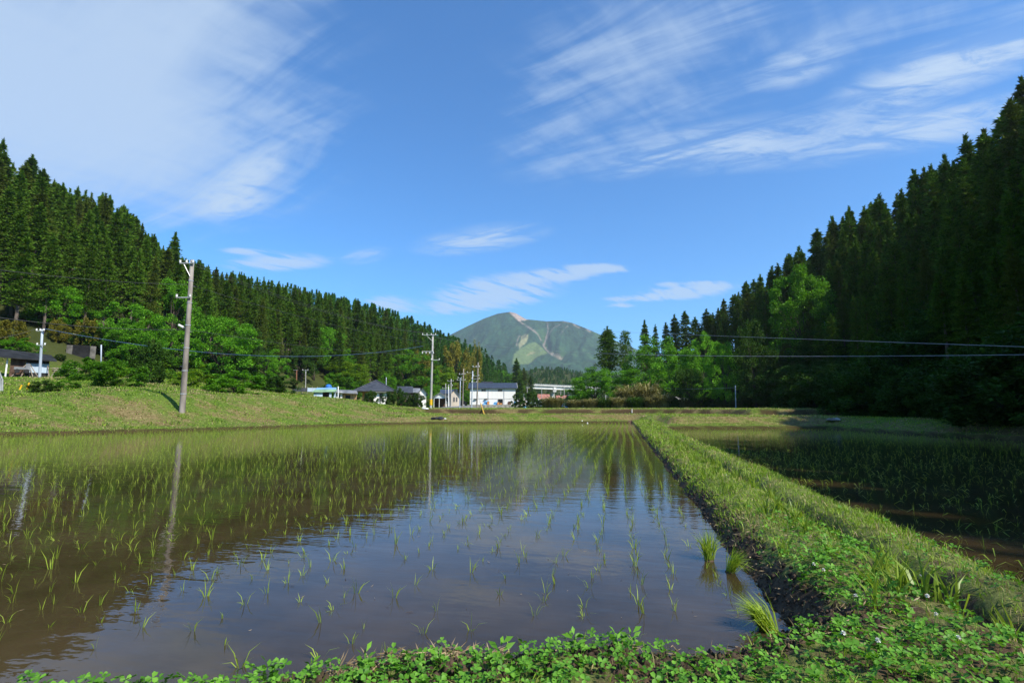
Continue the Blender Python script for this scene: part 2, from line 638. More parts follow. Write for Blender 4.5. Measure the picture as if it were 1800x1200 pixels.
def ground_material():
    n = NT('ground_grass')
    co = n.coord()
    big = n.noise(co, 0.10, 4, 0.6)
    mid = n.noise(n.coord((0.6, 1.5, 1.5)), 0.9, 6, 0.65, 0.4)
    fine = n.noise(co, 5.0, 6, 0.7)
    green = n.mix(n.ramp(fine, 0.3, 0.7), (0.045, 0.085, 0.010), (0.14, 0.20, 0.03))
    dry = n.mix(n.ramp(fine, 0.3, 0.7), (0.11, 0.085, 0.03), (0.24, 0.19, 0.085))
    at_ = n.attr('dry')
    pat = n.ramp(n.noise(n.coord((0.35, 0.9, 0.9)), 0.55, 4, 0.6, 0.6), 0.38, 0.64, -0.30, 0.35)
    k = n.math('ADD', n.math('ADD', n.ramp(mid, 0.40, 0.66, -0.30, 0.35), at_.outputs['Fac']), pat)
    c = n.mix(n.ramp(k, 0.05, 0.95), green, dry)
    soil = n.attr('soil')
    c = n.mix(soil.outputs['Fac'], c, (0.045, 0.027, 0.014))
    wood = n.attr('wood')
    c = n.mix(wood.outputs['Fac'], c, n.mix(n.ramp(big, 0.3, 0.7), (0.030, 0.040, 0.010), (0.055, 0.065, 0.018)))
    n.set(c, 0.9, 0.1)
    n.bump(fine, 0.6, 0.08)
    return n.m


def bund_material():
    n = NT('bund_soil_and_turf')
    co = n.coord()
    fine = n.noise(co, 26.0, 8, 0.7)
    mid = n.noise(co, 5.0, 5, 0.6)
    soil = n.mix(n.ramp(fine, 0.3, 0.72), (0.034, 0.021, 0.012), (0.155, 0.100, 0.060))
    turf = n.mix(n.ramp(fine, 0.3, 0.7), (0.08, 0.11, 0.022), (0.22, 0.24, 0.07))
    s = n.attr('soil')
    k = n.math('ADD', s.outputs['Fac'], n.ramp(mid, 0.3, 0.7, -0.3, 0.3))
    f = n.ramp(k, 0.3, 0.7)
    n.set(n.mix(f, turf, soil), n.math('ADD', 0.85, 0.0), 0.2)
    n.bump(fine, 0.9, 0.03)
    return n.m


def water_material():
    n = NT('paddy_water')
    co = n.coord()
    mud = n.noise(co, 0.8, 8, 0.68)
    c = n.mix(n.ramp(mud, 0.3, 0.7), (0.030, 0.021, 0.009), (0.064, 0.044, 0.022))
    n.set(c, 0.03, 0.5)
    n.bsdf.inputs['IOR'].default_value = 1.33
    w1 = n.noise(n.coord((0.55, 1.6, 1)), 3.2, 3, 0.5, 0.3)
    w2 = n.noise(n.coord((0.7, 1.5, 1)), 11.0, 2, 0.5, 0.2)
    patch = n.ramp(n.noise(co, 0.22, 2), 0.35, 0.65, 0.45, 1.0)
    h = n.math('MULTIPLY', n.math('ADD', w1, n.math('MULTIPLY', w2, 0.28)), patch)
    n.bump(h, 0.20, 0.02)
    return n.m


M['soil'] = plain('wet_soil', (0.065, 0.042, 0.026), 0.8, 0.35, 8)
M['ground'] = ground_material()
M['bund'] = bund_material()
M['water'] = water_material()

# ---------------------------------------------------------------- the lie of the land

PADDY_L = np.array([(-2.9, 1.62), (-2.1, 1.78), (-1.1, 2.12), (-0.6, 2.40), (-0.13, 2.58), (0.4, 2.55), (0.9, 2.92), (0.9, 20.0), (0.8, 48.0),
                    (-9.4, 44.4), (-15.8, 41.8), (-20.6, 35.4), (-22.6, 30.3), (-24.8, 25.3), (-27.1, 21.9), (-29.0, 19.2), (-31.5, 14.0), (-33, 4.0), (-33, -4.0), (-8, 0.2)])
PADDY_R = np.array([(2.65, 3.0), (18.0, 3.2), (17.4, 14.0), (15.5, 24.0), (14.0, 29.4), (12.7, 36.4), (7.4, 35.6), (2.35, 34.5)])


def poly_sd(poly, x, y):
    """signed distance, negative inside"""
    x = np.asarray(x, float)
    y = np.asarray(y, float)
    d = np.full(x.shape, 1e9)
    inside = np.zeros(x.shape, bool)
    n = len(poly)
    for i in range(n):
        ax, ay = poly[i]
        bx, by = poly[(i + 1) % n]
        ex, ey = bx - ax, by - ay
        t = np.clip(((x - ax) * ex + (y - ay) * ey) / (ex * ex + ey * ey), 0, 1)
        d = np.minimum(d, np.hypot(x - ax - t * ex, y - ay - t * ey))
        c = ((ay > y) != (by > y)) & (x < (bx - ax) * (y - ay) / (by - ay + 1e-12) + ax)
        inside ^= c
    return np.where(inside, -d, d)


def toe_left(y):
    return np.interp(y, [-60, 30, 60, 95, 145, 330, 600], [-66, -64.5, -61, -61, -56, -58, -80])


def toe_right(y):
    return np.interp(y, [-60, 25, 45, 73, 100, 140, 180, 260, 600], [20, 19.5, 18, 17.5, 14, 0, -10, -18, -20])


def H(x, y, parts=False):
    x = np.asarray(x, float)
    y = np.asarray(y, float)
    sL, sR = poly_sd(PADDY_L, x, y), poly_sd(PADDY_R, x, y)
    s = np.minimum(sL, sR)
    sp = np.maximum(s, 0)
    az = np.degrees(np.arctan2(x, np.maximum(y, 1e-3)))
    az = np.where(y <= 0, np.where(x > 0, 90, -90), az)
    crest = np.interp(az, [-90, -57, -51, -45, -37, -30, -24, -20], [1.5, 2.05, 2.35, 2.45, 2.3, 2.1, 1.6, 1.3])
    left = 0.16 * sstep(0, 0.25, sp) + (crest - 0.16) * sstep(0.5, 9.5, sp) * 1.0
    left = left + np.maximum(sp - 9.5, 0) * np.interp(az, [-90, -45, -32, -24], [0.12, 0.11, 0.03, 0.009]) * np.clip(1.6 - sp / 40, 0.15, 1)
    far = 0.17 * sstep(0, 0.25, sp) + 0.56 * sstep(0.35, 1.9, sp) + 0.52 * sstep(9.0, 9.9, sp) + 0.003 * np.maximum(sp - 12, 0)
    right = 0.15 * sstep(0, 0.3, sp) + 0.55 * sstep(0.4, 3.2, sp)
    wl = sstep(-18, -31, az)
    wr = sstep(18, 24, az)
    z = left * wl + far * (1 - wl) * (1 - wr) + right * wr
    near = sstep(4.0, 0.5, y) * sstep(30, 12, np.abs(x)) + sstep(1, -4, y)
    z = z * (1 - np.clip(near, 0, 1)) + 0.17 * sstep(0, 0.3, sp) * np.clip(near, 0, 1)
    hl = np.maximum(toe_left(y) - x, 0)
    hr = np.maximum(x - toe_right(y), 0)
    capl, capr = 40.0, 26.0
    z = z + capl * (1 - np.exp(-hl * 0.62 / capl * 1.25)) * sstep(0, 6, hl + 2)
    z = z + capr * (1 - np.exp(-hr * 0.58 / capr * 1.2)) * sstep(0, 5, hr + 2)
    z = z + 0.05 * fbm(x * 0.9, y * 0.9, 3, 3) * sstep(0.2, 1.5, sp) + 0.4 * fbm(x * 0.12, y * 0.12, 3, 5) * sstep(2, 12, hl + hr)
    # between and before the fields: the low earth bund with its shallow ditch
    xe = 0.9 + 0.06 * fbm(y * 1.7, y * 0 + 2, 3, 8)
    ye = np.interp(x, [-33, -8, -2.9, -2.1, -1.1, -0.6, -0.13, 0.4, 0.9], [-4, 0.38, 1.77, 1.94, 2.34, 2.56, 2.76, 2.74, 3.0]) + 0.05 * fbm(x * 2.2, x * 0 + 5, 3, 11)
    in_l = np.minimum(y - ye, xe - x)
    xr = 2.63 + 0.06 * fbm(y * 1.3, y * 0 + 7, 3, 14)
    in_r = np.minimum(np.minimum(x - xr, y - 3.0), 34.7 - y)
    si = -np.maximum(in_l, in_r)
    b = np.where(si < 0, -0.16 * np.minimum(1, -si / 0.25), 0.0)
    sip = np.maximum(si, 0)
    top = np.where(x < 1.83, 0.25, 0.22) - 0.09 * sstep(0.9, 0.2, x) * sstep(3.2, 2.7, y)
    b = b + top * (1 - np.exp(-(sip / (0.10 + 0.06 * sstep(3.0, 3.5, y))) ** 1.3))
    dx = 1.83 + 0.05 * fbm(y * 0.8, y * 0 + 1, 2, 19) + np.maximum(2.4 - y, 0) * 0.8
    dd = 0.23 * np.exp(-((x - dx) / 0.12) ** 2) * (0.75 + 0.4 * fbm(y * 0.7, y * 0 + 4, 2, 21)) * sstep(46, 38, y) * sstep(0.5, 2.0, y)
    b = b - dd
    b = b + (0.035 * fbm(x * 5, y * 5, 4, 23) + 0.015 * fbm(x * 17, y * 17, 2, 29)) * sstep(-0.1, 0.15, si)
    wb = sstep(-9, -5, x) * sstep(5.5, 3.4, x) * sstep(-3, -1, y) * sstep(4.6, 3.6, y)
    wb = np.maximum(wb, sstep(0.4, 0.5, x) * sstep(3.3, 3.0, x) * sstep(-1, 0, y) * sstep(47.5, 44, y))
    zz = np.where(s < 0, -0.35, z)
    out = zz * (1 - wb) + b * wb
    if parts:
        return out, dict(s=s, sL=sL, sR=sR, az=az, hl=hl, hr=hr, si=si, dd=dd, wl=wl, wr=wr)
    return out


def ground_z(x, y):
    return float(H(np.array([x]), np.array([y]))[0])


def hit(px, py, dmax=400.0):
    r = ray(px, py)
    d = np.geomspace(2.0, dmax, 1500)
    z = EYE + r[2] * d
    g = H(r[0] * d, r[1] * d)
    k = np.argmax(z <= g)
    if not (z <= g).any():
        return None
    return float(d[k])


def grid_mesh(xs, ys):
    X, Y = np.meshgrid(xs, ys)
    n, m = len(xs), len(ys)
    i = np.arange(n * m).reshape(m, n)
    q = np.stack([i[:-1, :-1], i[:-1, 1:], i[1:, 1:], i[1:, :-1]], -1).reshape(-1, 4)
    return X.ravel(), Y.ravel(), q


def build_ground():
    def axis(lo, a, b, step, hi, growth=1.16):
        mid = list(np.arange(a, b + 1e-6, step))
        up, s, v = [], step, b
        while v < hi:
            s *= growth
            v += s
            up.append(v)
        dn, s, v = [], step, a
        while v > lo:
            s *= growth
            v -= s
            dn.append(v)
        return np.array(dn[::-1] + mid + up)
    xs = axis(-3000, -46, 30, 0.36, 3000, 1.13)
    ys = axis(-1000, -3, 66, 0.30, 4200, 1.07)
    X, Y, q = grid_mesh(xs, ys)
    Z, p = H(X, Y, True)
    inside = sstep(-6.4, -6.0, X) * sstep(5.0, 4.6, X) * sstep(-1.2, -0.9, Y) * sstep(3.4, 3.1, Y)
    inside = np.maximum(inside, sstep(0.62, 0.75, X) * sstep(2.55, 2.3, X) * sstep(-1, -0.5, Y) * sstep(48.5, 47.5, Y))
    Z = Z - 0.5 * inside
    s = p['s']
    dry = 0.30 * sstep(0.6, 2.5, s) * sstep(10, 5, s) * p['wl'] + 0.55 * (1 - p['wl']) * (sstep(0.3, 0.9, s) * sstep(2.6, 1.9, s) + sstep(8.8, 9.3, s) * sstep(10.6, 9.9, s)) + 0.22 - 0.08 * p['wl']
    dry = dry + 0.25 * fbm(X * 0.25, Y * 0.25, 3, 33)
    soil = 0.9 * sstep(0.45, 0.1, np.abs(s - 0.05)) + 0.9 * (1 - p['wl']) * sstep(0.75, 0.25, np.abs(s - 9.3)) * sstep(-0.3, 0.2, fbm(X * 1.2, Y * 1.2, 3, 36) + 0.2)
    wood = np.clip(sstep(0.5, 5, p['hl']) + sstep(0, 4, p['hr']), 0, 1)
    me = np_mesh('ground', np.stack([X, Y, Z], 1), q, M['ground'], smooth=True, attr=dict(dry=np.clip(dry, 0, 1), soil=np.clip(soil, 0, 1), wood=wood))
    tag(link('ground', me), kind='structure')

    # finely modelled bund
    def patch(xs, ys):
        X, Y, q = grid_mesh(xs, ys)
        Z, p = H(X, Y, True)
        so = sstep(0.18 + 0.16 * sstep(9, 4, Y), 0.03, p['si'] + 0.10 * fbm(X * 4, Y * 4, 3, 41)) * np.where(X < 1.5, 1, 0.35)
        so = np.maximum(so, sstep(5.2, 3.4, Y) * (0.42 + 0.35 * fbm(X * 2.6, Y * 2.6, 3, 45)))
        so = np.maximum(so, sstep(0.05, 0.13, p['dd']))
        so = np.maximum(so, sstep(0.0, -0.1, p['si']))
        return np.stack([X, Y, Z], 1), q, so
    v1, q1, s1 = patch(np.arange(-7, 5.6, 0.04), np.arange(-1.5, 3.61, 0.04))
    ys = [3.58]
    while ys[-1] < 49:
        ys.append(ys[-1] + 0.035 + 0.006 * (ys[-1] - 3))
    v2, q2, s2 = patch(np.arange(0.56, 2.98, 0.04), np.array(ys))
    me = np_mesh('bund', np.concatenate([v1, v2]), np.concatenate([q1, q2 + len(v1)]), M['bund'], smooth=True, attr=dict(soil=np.concatenate([s1, s2])))
    tag(link('bund', me), kind='structure')

    for nm, poly in (('left_paddy_water', PADDY_L), ('right_paddy_water', PADDY_R)):
        c = poly.mean(0)
        d = poly - c
        pp = c + d * (1 + 0.35 / np.linalg.norm(d, axis=1))[:, None]
        me = bpy.data.meshes.new(nm)
        me.from_pydata([(a, b, 0.0) for a, b in pp], [], [tuple(range(len(pp)))])
        me.materials.append(M['water'])
        if me.polygons[0].normal.z < 0:
            me.flip_normals()
        me.update()
        tag(link(nm, me), kind='structure')


build_ground()

# ---------------------------------------------------------------- distant hills and the mountain


def build_mountain():
    prof = [(560, 700), (640, 660), (700, 632), (760, 604), (800, 584), (820, 574), (850, 560), (875, 551), (896, 548), (906, 550), (925, 561), (936, 562), (960, 564.5), (990, 564), (1005, 567), (1030, 577), (1060, 590), (1100, 606), (1150, 626), (1220, 650), (1300, 680)]
    D = 3000.0
    px = np.linspace(560, 1300, 420)
    top = np.interp(px, [a for a, b in prof], [b for a, b in prof])
    rows = 120
    V, C = [], []
    xs_u = (px - 900) / 340.0
    for j in range(rows):
        t = j / (rows - 1)          # 0 foot, 1 crest
        d = D - 1500 * (1 - t) ** 1.15
        for i, p in enumerate(px):
            r = ray(p, top[i])
            hz = (r[2] * D) * (t ** 1.45)
            V.append((r[0] * d, r[1] * d, hz))
    V = np.array(V)
    T = np.repeat(np.linspace(0, 1, rows), len(px))
    ux, uy = V[:, 0] / 160.0, V[:, 1] / 420.0
    gully = np.abs(fbm(ux * 1.1, uy * 0.7, 4, 51)) * 90 + fbm(ux * 4, uy * 3, 3, 57) * 16
    V[:, 2] -= (gully - 12) * np.clip((1 - T) * 6, 0, 1) * np.clip(T * 3, 0, 1) * 0.8
    # one deep gully below the saddle and a rounded grassy foothill
    PX, PY, _ = project(V[:, 0], V[:, 1], V[:, 2] + EYE)

    def dist_line(pts):
        d = np.full(len(PX), 1e9)
        for (ax, ay), (bx, by) in zip(pts[:-1], pts[1:]):
            ex, ey = bx - ax, by - ay
            t = np.clip(((PX - ax) * ex + (PY - ay) * ey) / (ex * ex + ey * ey), 0, 1)
            d = np.minimum(d, np.hypot(PX - ax - t * ex, PY - ay - t * ey))
        return d
    V[:, 2] -= 45 * np.exp(-(dist_line([(962, 566), (956, 595), (970, 610), (985, 618)]) / 9.0) ** 2) * np.clip((1 - T) * 8, 0, 1)
    jit = fbm(V[:, 0] / 14, V[:, 1] / 25, 3, 61) * 1.4
    fo = fbm(V[:, 0] / 60, V[:, 1] / 90, 4, 63)
    fi = fbm(V[:, 0] / 9, V[:, 1] / 16, 2, 67)
    base = np.array([0.026, 0.064, 0.028])[None] * (1 + 0.55 * fo + 0.5 * fi)[:, None]
    lite = np.array([0.048, 0.100, 0.036])[None] * (1 + 0.3 * fi)[:, None]
    k = sstep(0.15, 0.6, fo)[:, None]
    base = base * (1 - k) + lite * k

    def paint(mask, col):
        nonlocal base
        m = mask[:, None]
        base = base * (1 - m) + np.array(col)[None] * m
    scar = (0.22, 0.18, 0.14)

    def line(pts, w, col=scar, a=1.0):
        paint(a * sstep(w + 0.9, w - 0.5, dist_line(pts) + jit), col)
    from_poly = lambda poly: poly_sd(np.array(poly), PX, PY) + jit
    grass = (0.115, 0.165, 0.055)
    paint(sstep(1.2, -1.0, from_poly([(903, 622), (916, 612), (930, 604), (940, 601), (950, 606), (964, 617), (956, 623), (945, 627), (930, 640), (900, 640)])), grass)
    paint(0.8 * sstep(1, -1, from_poly([(926, 624), (935, 618), (944, 618), (936, 622)])), (0.30, 0.25, 0.12))
    paint(0.9 * sstep(1, -0.6, from_poly([(912, 606), (917, 592), (922, 587), (929, 589), (925, 602), (913, 613)])), (0.24, 0.23, 0.11))
    line([(913, 590), (909, 600), (908, 607)], 0.7, scar, 0.8)
    line([(896, 548), (904, 556), (914, 565), (932, 577), (950, 589)], 1.0)
    paint(sstep(1.0, -0.8, from_poly([(894, 547), (906, 549), (922, 559), (930, 562), (912, 564), (903, 557)])), (0.36, 0.27, 0.21))
    line([(962, 566), (964, 574), (958, 588), (955, 594), (960, 601), (968, 607), (978, 612), (986, 617)], 0.9)
    line([(985, 570), (970, 577), (960, 585), (956, 592)], 0.5, scar, 0.8)
    line([(998, 573), (990, 580), (986, 587)], 0.5, scar, 0.55)
    line([(1008, 570), (1018, 576)], 0.8)
    line([(1030, 578), (1038, 583)], 0.8)
    line([(988, 565), (1004, 568)], 0.4, scar, 0.5)
    line([(976, 610), (988, 618)], 1.4, (0.30, 0.24, 0.15), 0.8)
    line([(830, 590), (842, 600)], 0.3, scar, 0.3)
    n, m = len(px), rows
    i = np.arange(n * m).reshape(m, n)
    q = np.stack([i[:-1, :-1], i[:-1, 1:], i[1:, 1:], i[1:, :-1]], -1).reshape(-1, 4)
    # far side, falling away behind the crest
    V[:, 2] += EYE
    crest = V[(m - 1) * n:]
    back = crest * np.array([1.10, 1.10, 1]) + np.array([0, 0, 0])
    back[:, 2] = 0
    b0 = len(V)
    V = np.concatenate([V, back])
    base = np.concatenate([base, np.tile([[0.04, 0.08, 0.03]], (n, 1))])
    q2 = np.stack([i[-1, :-1], i[-1, 1:], b0 + np.arange(1, n), b0 + np.arange(n - 1)], -1)
    mt = NT('mountain_slopes')
    a = mt.attr('tint')
    co = mt.coord()
    f = mt.noise(co, 0.06, 5, 0.7)
    mt.set(mt.mix(mt.ramp(f, 0.3, 0.7), mt.mix(1.0, a.outputs['Color'], (0.72, 0.72, 0.72), 'MULTIPLY'), mt.mix(1.0, a.outputs['Color'], (1.25, 1.25, 1.25), 'MULTIPLY')), 0.95, 0.05)
    mt.bump(mt.noise(co, 0.05, 6, 0.7), 0.8, 14.0)
    me = np_mesh('mountain', V, np.concatenate([q, q2]), mt.m, smooth=True, attr=dict(tint=np.clip(base, 0, 1)))
    tag(link('mountain', me), kind='structure')


build_mountain()


def hill_ridge(px):
    return np.interp(px, [800, 880, 920, 945, 980, 1010, 1040, 1080, 1150, 1260, 1400], [668, 657, 650, 643, 647, 652, 655, 656, 652, 660, 690])


def build_far_hill():
    """a low wooded ridge across the valley behind the bridge"""
    D = 620.0
    px = np.linspace(760, 1400, 120)
    V = []
    rows = 24
    for j in range(rows):
        t = j / (rows - 1)
        d = D - 220 * (1 - t)
        for p in px:
            r = ray(p, hill_ridge(p))
            V.append((r[0] * d, r[1] * d, (EYE + r[2] * D - 2) * (t ** 1.1) + 3.5 * (1 - t)))
    V = np.array(V)
    V[:, 2] += fbm(V[:, 0] / 30, V[:, 1] / 30, 3, 71) * 2 * np.clip((V[:, 2] - 4) / 8, 0, 1)
    n, m = len(px), rows
    i = np.arange(n * m).reshape(m, n)
    q = np.stack([i[:-1, :-1], i[:-1, 1:], i[1:, 1:], i[1:, :-1]], -1).reshape(-1, 4)
    crest = V[(m - 1) * n:]
    back = crest * np.array([1.25, 1.25, 1])
    back[:, 2] = 0
    b0 = len(V)
    q2 = np.stack([i[-1, :-1], i[-1, 1:], b0 + np.arange(1, n), b0 + np.arange(n - 1)], -1)
    allv = np.concatenate([V, back])
    me = np_mesh('far_hill', allv, np.concatenate([q, q2]), M['ground'], smooth=True, attr=dict(dry=np.zeros(len(allv)), soil=np.zeros(len(allv)), wood=np.ones(len(allv))))
    tag(link('far_hill', me), kind='structure')
    return V.reshape(m, n, 3)


FAR_HILL = build_far_hill()

# ---------------------------------------------------------------- plants: prototypes


def unit(v):
    return v / np.maximum(np.linalg.norm(v, axis=-1, keepdims=True), 1e-9)


def leaves(c, d, length, width, seedrng, droop=0.0):
    """one bent two-triangle leaf per centre; c (N,3) base, d (N,3) direction"""
    n = len(c)
    d = unit(d)
    side = unit(np.cross(d, unit(seedrng.normal(size=(n, 3)))))
    length = np.broadcast_to(np.asarray(length, float), (n,))[:, None]
    width = np.broadcast_to(np.asarray(width, float), (n,))[:, None]
    mid = c + d * length * 0.5
    tip = c + d * length + np.array([0, 0, -1]) * length * droop
    a = mid + side * width * 0.5
    b = mid - side * width * 0.5
    v = np.stack([c, a, tip, b], 1).reshape(-1, 3)
    k = np.arange(n)[:, None] * 4
    f = np.concatenate([k + np.array([[0, 1, 2]]), k + np.array([[0, 2, 3]])], 1).reshape(-1, 3)
    return v, f


def tris(c, d, length, width, seedrng):
    n = len(c)
    d = unit(d)
    side = unit(np.cross(d, unit(seedrng.normal(size=(n, 3)))))
    length = np.broadcast_to(np.asarray(length, float), (n,))[:, None]
    width = np.broadcast_to(np.asarray(width, float), (n,))[:, None]
    v = np.stack([c - side * width * 0.5, c + side * width * 0.5, c + d * length], 1).reshape(-1, 3)
    f = np.arange(n * 3).reshape(-1, 3)
    return v, f


def cedar_crown(seed, Ht=22.0, R=2.7, hb=0.34, nb=105, per=24, size=0.42, clumps=3, mat='cedar', round_top=0.92):
    g = np.random.default_rng(seed)
    h0 = hb * Ht
    C, Dv = [], []
    t = np.sort(g.random(nb) ** 0.92)
    ang = np.arange(nb) * 2.39996 + g.random(nb) * 0.7
    lump = 0.62 + 0.72 * g.random(nb)
    for i in range(nb):
        r = R * (1 - t[i]) ** round_top * lump[i] * min(1.0, 0.55 + t[i] / 0.2 * 0.45) + 0.22
        z = h0 + t[i] * (Ht - h0) * 0.96
        k = clumps if r > 1.0 else max(1, clumps - 1)
        for j in range(k):
            f = 1 - 0.36 * j - 0.12 * g.random()
            rr = r * f
            cx, cy, cz = rr * math.cos(ang[i]), rr * math.sin(ang[i]), z - 0.30 * rr + 0.16 * rr * rr / R + 0.2 * g.normal()
            cr = (0.34 + 0.20 * r / R * 1.6) * (0.8 + 0.5 * g.random())
            n = int(per * (0.7 + 0.6 * g.random()))
            u = unit(g.normal(size=(n, 3)))
            u[:, 2] = np.abs(u[:, 2]) * 0.9 - 0.22
            pos = np.array([cx, cy, cz]) + u * cr * np.array([1.15, 1.15, 0.75]) * (0.45 + 0.55 * g.random((n, 1)))
            out = np.array([math.cos(ang[i]), math.sin(ang[i]), 0.15])
            C.append(pos)
            Dv.append(u * 0.9 + out * 0.5 + g.normal(size=(n, 3)) * 0.35)
    for k in range(9):
        zz = Ht * (0.93 + 0.085 * k / 8)
        rr = 0.30 * (1 - k / 9.5)
        a = g.random(14) * 6.283
        C.append(np.stack([rr * np.cos(a) * g.random(14), rr * np.sin(a) * g.random(14), zz + 0.15 * g.normal(size=14)], 1))
        Dv.append(np.stack([np.cos(a), np.sin(a), np.full(14, 1.1)], 1))
    C, Dv = np.concatenate(C), np.concatenate(Dv)
    v, f = tris(C, Dv, size * (0.7 + 0.6 * g.random(len(C))), size * 0.5, g)
    # leader
    return np_mesh('crown', v, f, M[mat])


def cedar_trunk(seed, Ht=22.0, r=0.26):
    g = random.Random(seed)
    mb = MB()
    lean = (g.uniform(-0.2, 0.2), g.uniform(-0.2, 0.2))
    pts = [(lean[0] * k * k, lean[1] * k * k, Ht * k * 0.97 - 0.6 * (k == 0)) for k in (0, 0.15, 0.35, 0.6, 0.85, 1.0)]
    mb.tube(pts, [r * 1.35, r, r * 0.85, r * 0.6, r * 0.25, 0.03], 7)
    for k in range(10):        # dead stubs below the crown
        z = Ht * g.uniform(0.14, 0.4)
        a = g.uniform(0, 6.28)
        ln = g.uniform(0.4, 1.1)
        mb.tube([(0.1 * math.cos(a), 0.1 * math.sin(a), z), (ln * math.cos(a), ln * math.sin(a), z - 0.15)], [0.035, 0.012], 4, False)
    me = bpy.data.meshes.new('trunk')
    me.from_pydata(mb.v, [], mb.f)
    me.materials.append(M['bark'])
    me.polygons.foreach_set('use_smooth', np.ones(len(mb.f), dtype=bool))
    return me


def broad_crown(seed, Ht=10.0, W=10.0, nc=95, per=170, leaf=0.22, mat='broad', base=0.18, flat=0.42, centres=None):
    g = np.random.default_rng(seed)
    # crown made of layered clumps within a lumpy dome
    cs = []
    tries = 0
    while len(cs) < nc and tries < nc * 60:
        tries += 1
        p = g.uniform(-1, 1, 3)
        p[2] = g.random()
        ang = math.atan2(p[1], p[0])
        lim = 1 + 0.20 * math.sin(3 * ang + seed) + 0.10 * math.sin(5 * ang + 2 * seed)
        rr = math.hypot(p[0], p[1]) / lim
        zz = (p[2] - 0.30) / 0.70 if p[2] > 0.30 else (p[2] - 0.30) / 0.42
        q = rr * rr + zz * zz
        if q > 1.0 or q < 0.42 * g.random():
            continue
        cs.append((p[0] * W / 2 * 0.92, p[1] * W / 2 * 0.92, Ht * (base + (1 - base) * p[2]) - 0.25))
    cs = np.array(cs)
    if centres is not None:
        centres.extend(cs.tolist())
    C, Dv = [], []
    for c in cs:
        n = int(per * (0.6 + 0.8 * g.random()))
        rx = W * 0.078 * (0.6 + 0.8 * g.random())
        u = unit(g.normal(size=(n, 3)))
        rad = g.random((n, 1)) ** 0.45
        pos = c + u * rad * np.array([rx, rx, rx * flat * 1.75])
        out = np.array([c[0], c[1], 0]) / (W / 2)
        C.append(pos)
        d = u * np.array([1, 1, 0.55]) + out * 0.5 + g.normal(size=(n, 3)) * np.array([0.5, 0.5, 0.4])
        Dv.append(d)
    C, Dv = np.concatenate(C), np.concatenate(Dv)
    n = len(C)
    # leaf blades lie roughly level
    d = unit(Dv)
    side = unit(np.cross(d, np.array([0, 0, 1.0]) + g.normal(size=(n, 3)) * 0.55))
    ln = leaf * (0.7 + 0.6 * g.random((n, 1)))
    v = np.stack([C - d * ln * 0.5, C + side * ln * 0.36, C + d * ln * 0.6, C - side * ln * 0.36], 1).reshape(-1, 3)
    f = np.arange(n * 4).reshape(-1, 4)
    return np_mesh('crown', v, f, M[mat])


def broad_trunk(seed, Ht, centres, mat='bark_dark', r=0.2):
    g = random.Random(seed)
    mb = MB()
    fork = Ht * g.uniform(0.16, 0.26)
    mb.tube([(0, 0, -0.5), (0.05, 0, fork * 0.5), (0.0, 0.08, fork), (0.05, 0.05, Ht * 0.55)], [r * 1.3, r, r * 0.85, r * 0.3], 7)
    for c in g.sample(centres, min(16, len(centres))):
        m = (c[0] * 0.45 + g.uniform(-0.3, 0.3), c[1] * 0.45 + g.uniform(-0.3, 0.3), fork + (c[2] - fork) * 0.6)
        mb.tube([(0, 0.05, fork * g.uniform(0.7, 1.0)), m, tuple(c)], [r * 0.42, r * 0.24, r * 0.08], 5, False)
    me = bpy.data.meshes.new('trunk')
    me.from_pydata(mb.v, [], mb.f)
    me.materials.append(M[mat])
    me.polygons.foreach_set('use_smooth', np.ones(len(mb.f), dtype=bool))
    return me


CEDARS = [(cedar_crown(100 + i, 22, 2.6 + 0.25 * (i % 3), (0.36, 0.30, 0.40, 0.26, 0.33)[i], 105 + 6 * i), cedar_trunk(200 + i)) for i in range(5)]
CEDAR_BUSHY = [(cedar_crown(150 + i, 22, 3.1, 0.06, 130, 24, 0.44), cedar_trunk(250 + i)) for i in range(3)]
CEDAR_FAR = [(cedar_crown(170 + i, 22, 2.9, 0.10, 70, 11, 0.75, 2, 'cedar_far', 0.85), cedar_trunk(270 + i)) for i in range(3)]


def make_broad(seed, mat, Ht=10.0, W=10.0, nc=105, per=170, leaf=0.22, base=0.18, flat=0.42, r=0.2):
    cs = []
    cr = broad_crown(seed, Ht, W, nc, per, leaf, mat, base, flat, cs)
    return cr, broad_trunk(seed + 1, Ht, cs, r=r)


BROAD = {
    'green': [make_broad(300 + i, 'broad') for i in range(3)],
    'yellow': [make_broad(320 + i, 'broad_yellow') for i in range(2)],
    'dark': [make_broad(340 + i, 'broad_dark') for i in range(2)],
    'bush': [make_broad(360 + i, 'broad', 10, 11, 70, 150, 0.36, 0.02, 0.6, 0.12) for i in range(2)],
    'bush_dark': [make_broad(370 + i, 'broad_dark', 10, 11, 70, 150, 0.36, 0.02, 0.6, 0.12) for i in range(2)],
    'bush_yellow': [make_broad(375 + i, 'broad_yellow', 10, 11, 70, 140, 0.36, 0.02, 0.6, 0.12) for i in range(1)],
    'bamboo': [make_broad(380 + i, 'bamboo', 10, 8, 80, 130, 0.32, 0.05, 0.9, 0.12) for i in range(2)],
}


